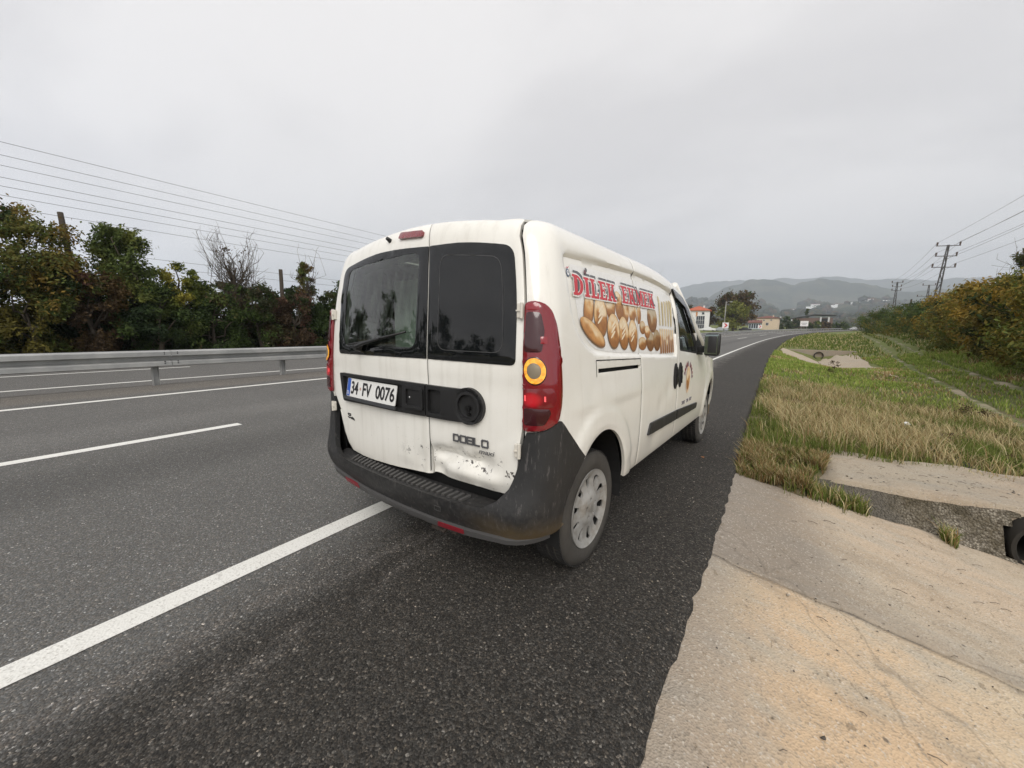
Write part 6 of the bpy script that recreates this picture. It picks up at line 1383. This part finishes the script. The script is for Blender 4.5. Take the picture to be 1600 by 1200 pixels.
# ================================================================== small things on the ground
LEAFBR = plain('dead_leaf_orange', (.36, .15, .05), .7)
def dead_leaf(x, y, z, s_, label, rz):
    q = [(0, -.5, 0), (.16, -.2, .05), (.42, -.10, .10), (.2, .05, .03), (.30, .35, .12), (.05, .25, .02), (0, .55, .06), (-.07, .25, .02), (-.32, .32, .10), (-.2, .03, .04), (-.42, -.12, .12), (-.15, -.2, .04), (0, 0, 0)]
    F_ = [(12, i, (i+1) % 12) for i in range(12)]; o = mesh_obj('fallen_leaf', [(a*s_, b*s_, c*s_+.004) for a, b, c in q], F_, LEAFBR); o.location = (x, y, z); o.rotation_euler = (0, 0, rz); tag(o, label, 'leaf')
x, y = 1.24, 2.36; dead_leaf(x, y, 0.0, .055, 'single orange fallen leaf on the dark shoulder right of the van', .6)
LIT = plain('litter_white', (.75, .75, .74), .5)
def litter(x, y, z, s_, m, label):
    r_ = np.random.default_rng(int(abs(x*100))); bm = bmesh.new(); bmesh.ops.create_icosphere(bm, subdivisions=2, radius=s_)
    for v in bm.verts: v.co = Vector((v.co.x*r_.uniform(.5, 1.5), v.co.y*r_.uniform(.4, 1.2), v.co.z*r_.uniform(.25, .8)))
    me = bpy.data.meshes.new('litter'); bm.to_mesh(me); bm.free(); me.materials.append(m); o = bpy.data.objects.new('crumpled_litter', me); COL.objects.link(o); o.location = (x, y, z); tag(o, label, 'litter')
litter(2.55, 4.75, hz(2.55, 4.75)+.08, .05, LIT, 'scrap of white litter in the dry grass'); litter(3.9, 6.6, hz(3.9, 6.6)+.12, .05, LIT, 'white paper scrap further back in the long grass'); litter(4.05, 3.55, -.06, .05, plain('litter_pink', (.62, .22, .18), .5), 'pinkish litter on the ledge above the drain pipe')
STONE = plain('grit_stone', (.30, .27, .23), .9)
def grit():
    r_ = np.random.default_rng(8); n = 1500; sx = np.concatenate([r_.uniform(-3, 6, 500), r_.uniform(-3.4, 2.2, 700), r_.uniform(2.9, 3.9, 300)]); V_, F_ = [], []
    ic = bmesh.new(); bmesh.ops.create_icosphere(ic, subdivisions=1, radius=1); iv = np.array([v.co[:] for v in ic.verts]); fi = np.array([[v.index for v in f.verts] for f in ic.faces]); ic.free(); P_ = []
    for i in range(n):
        if i < 500: s = sx[i]; o = float(edge_off(np.array([s]))[0])-abs(r_.normal())*.5; x, y = road_xy(s, o); P_.append((float(x), float(y), .002, r_.uniform(.002, .0055)))
        elif i < 1200: x = r_.uniform(1.5, 3.9); P_.append((x, sx[i], float(apron_z(x))+.004, r_.uniform(.002, .0055)*(2 if r_.uniform() > .985 else 1)))
        else: P_.append((r_.uniform(2.5, 4.6), sx[i], -.130, r_.uniform(.004, .013)))
    P_ = np.array(P_); V_ = iv[None]*r_.uniform(.6, 1.3, (n, len(iv), 1))*P_[:, 3][:, None, None]*np.array([1, 1, .7])+P_[:, :3][:, None]; F_ = fi[None]+(np.arange(n)*len(iv))[:, None, None]
    c = np.array([(.30, .26, .20), (.22, .19, .16), (.42, .38, .32), (.13, .115, .10)])[r_.integers(0, 4, n)]
    o = mesh_obj('loose_grit', V_.reshape(-1, 3), F_.reshape(-1, 3), LEAF, None, False, np.repeat(c, len(iv), 0)); tag(o, 'loose grit and small stones on the shoulder edge and concrete', 'gravel', kind='stuff')
grit()
def twigs():
    r_ = np.random.default_rng(18); mb = MB()
    for i in range(105):
        x = r_.uniform(1.7, 4.2); y = r_.uniform(-1.5, 2.5) if i < 70 else r_.uniform(2.85, 3.9); z = (float(apron_z(x)) if i < 70 else -.12)+.006; a = r_.uniform(-.6, .6); L = r_.uniform(.015, .07)
        mb.tube([(x, y, z), (x+math.cos(a)*L*.5, y+math.sin(a)*L*.5, z+.006), (x+math.cos(a)*L, y+math.sin(a)*L, z)], 0.0022, 4)
    tag(mb.build('dry_twigs', plain('dry_twig', (.14, .11, .08), .9)), 'dry twigs and stalks littering the concrete and ledge', 'twigs', kind='stuff')
twigs()

# ================================================================== haze
HZ_ON = True
if HZ_ON:
    bm = bmesh.new(); bmesh.ops.create_cube(bm, size=1)
    for v in bm.verts: v.co = Vector((v.co.x*16400, v.co.y*8600+3550, (v.co.z+.5)*905-45))
    me = bpy.data.meshes.new('haze'); bm.to_mesh(me); bm.free(); hz_o = bpy.data.objects.new('haze', me); COL.objects.link(hz_o); tag(hz_o, 'pale blue-grey autumn haze over the whole valley', 'haze', kind='stuff')
    m = bpy.data.materials.new('haze_air'); m.use_nodes = True; t = m.node_tree; t.nodes.clear(); o_ = t.nodes.new('ShaderNodeOutputMaterial'); v_ = t.nodes.new('ShaderNodeVolumePrincipled')
    v_.inputs['Color'].default_value = (.80, .86, .95, 1); v_.inputs['Density'].default_value = .00025; v_.inputs['Anisotropy'].default_value = 0.0; t.links.new(v_.outputs[0], o_.inputs['Volume']); me.materials.append(m)
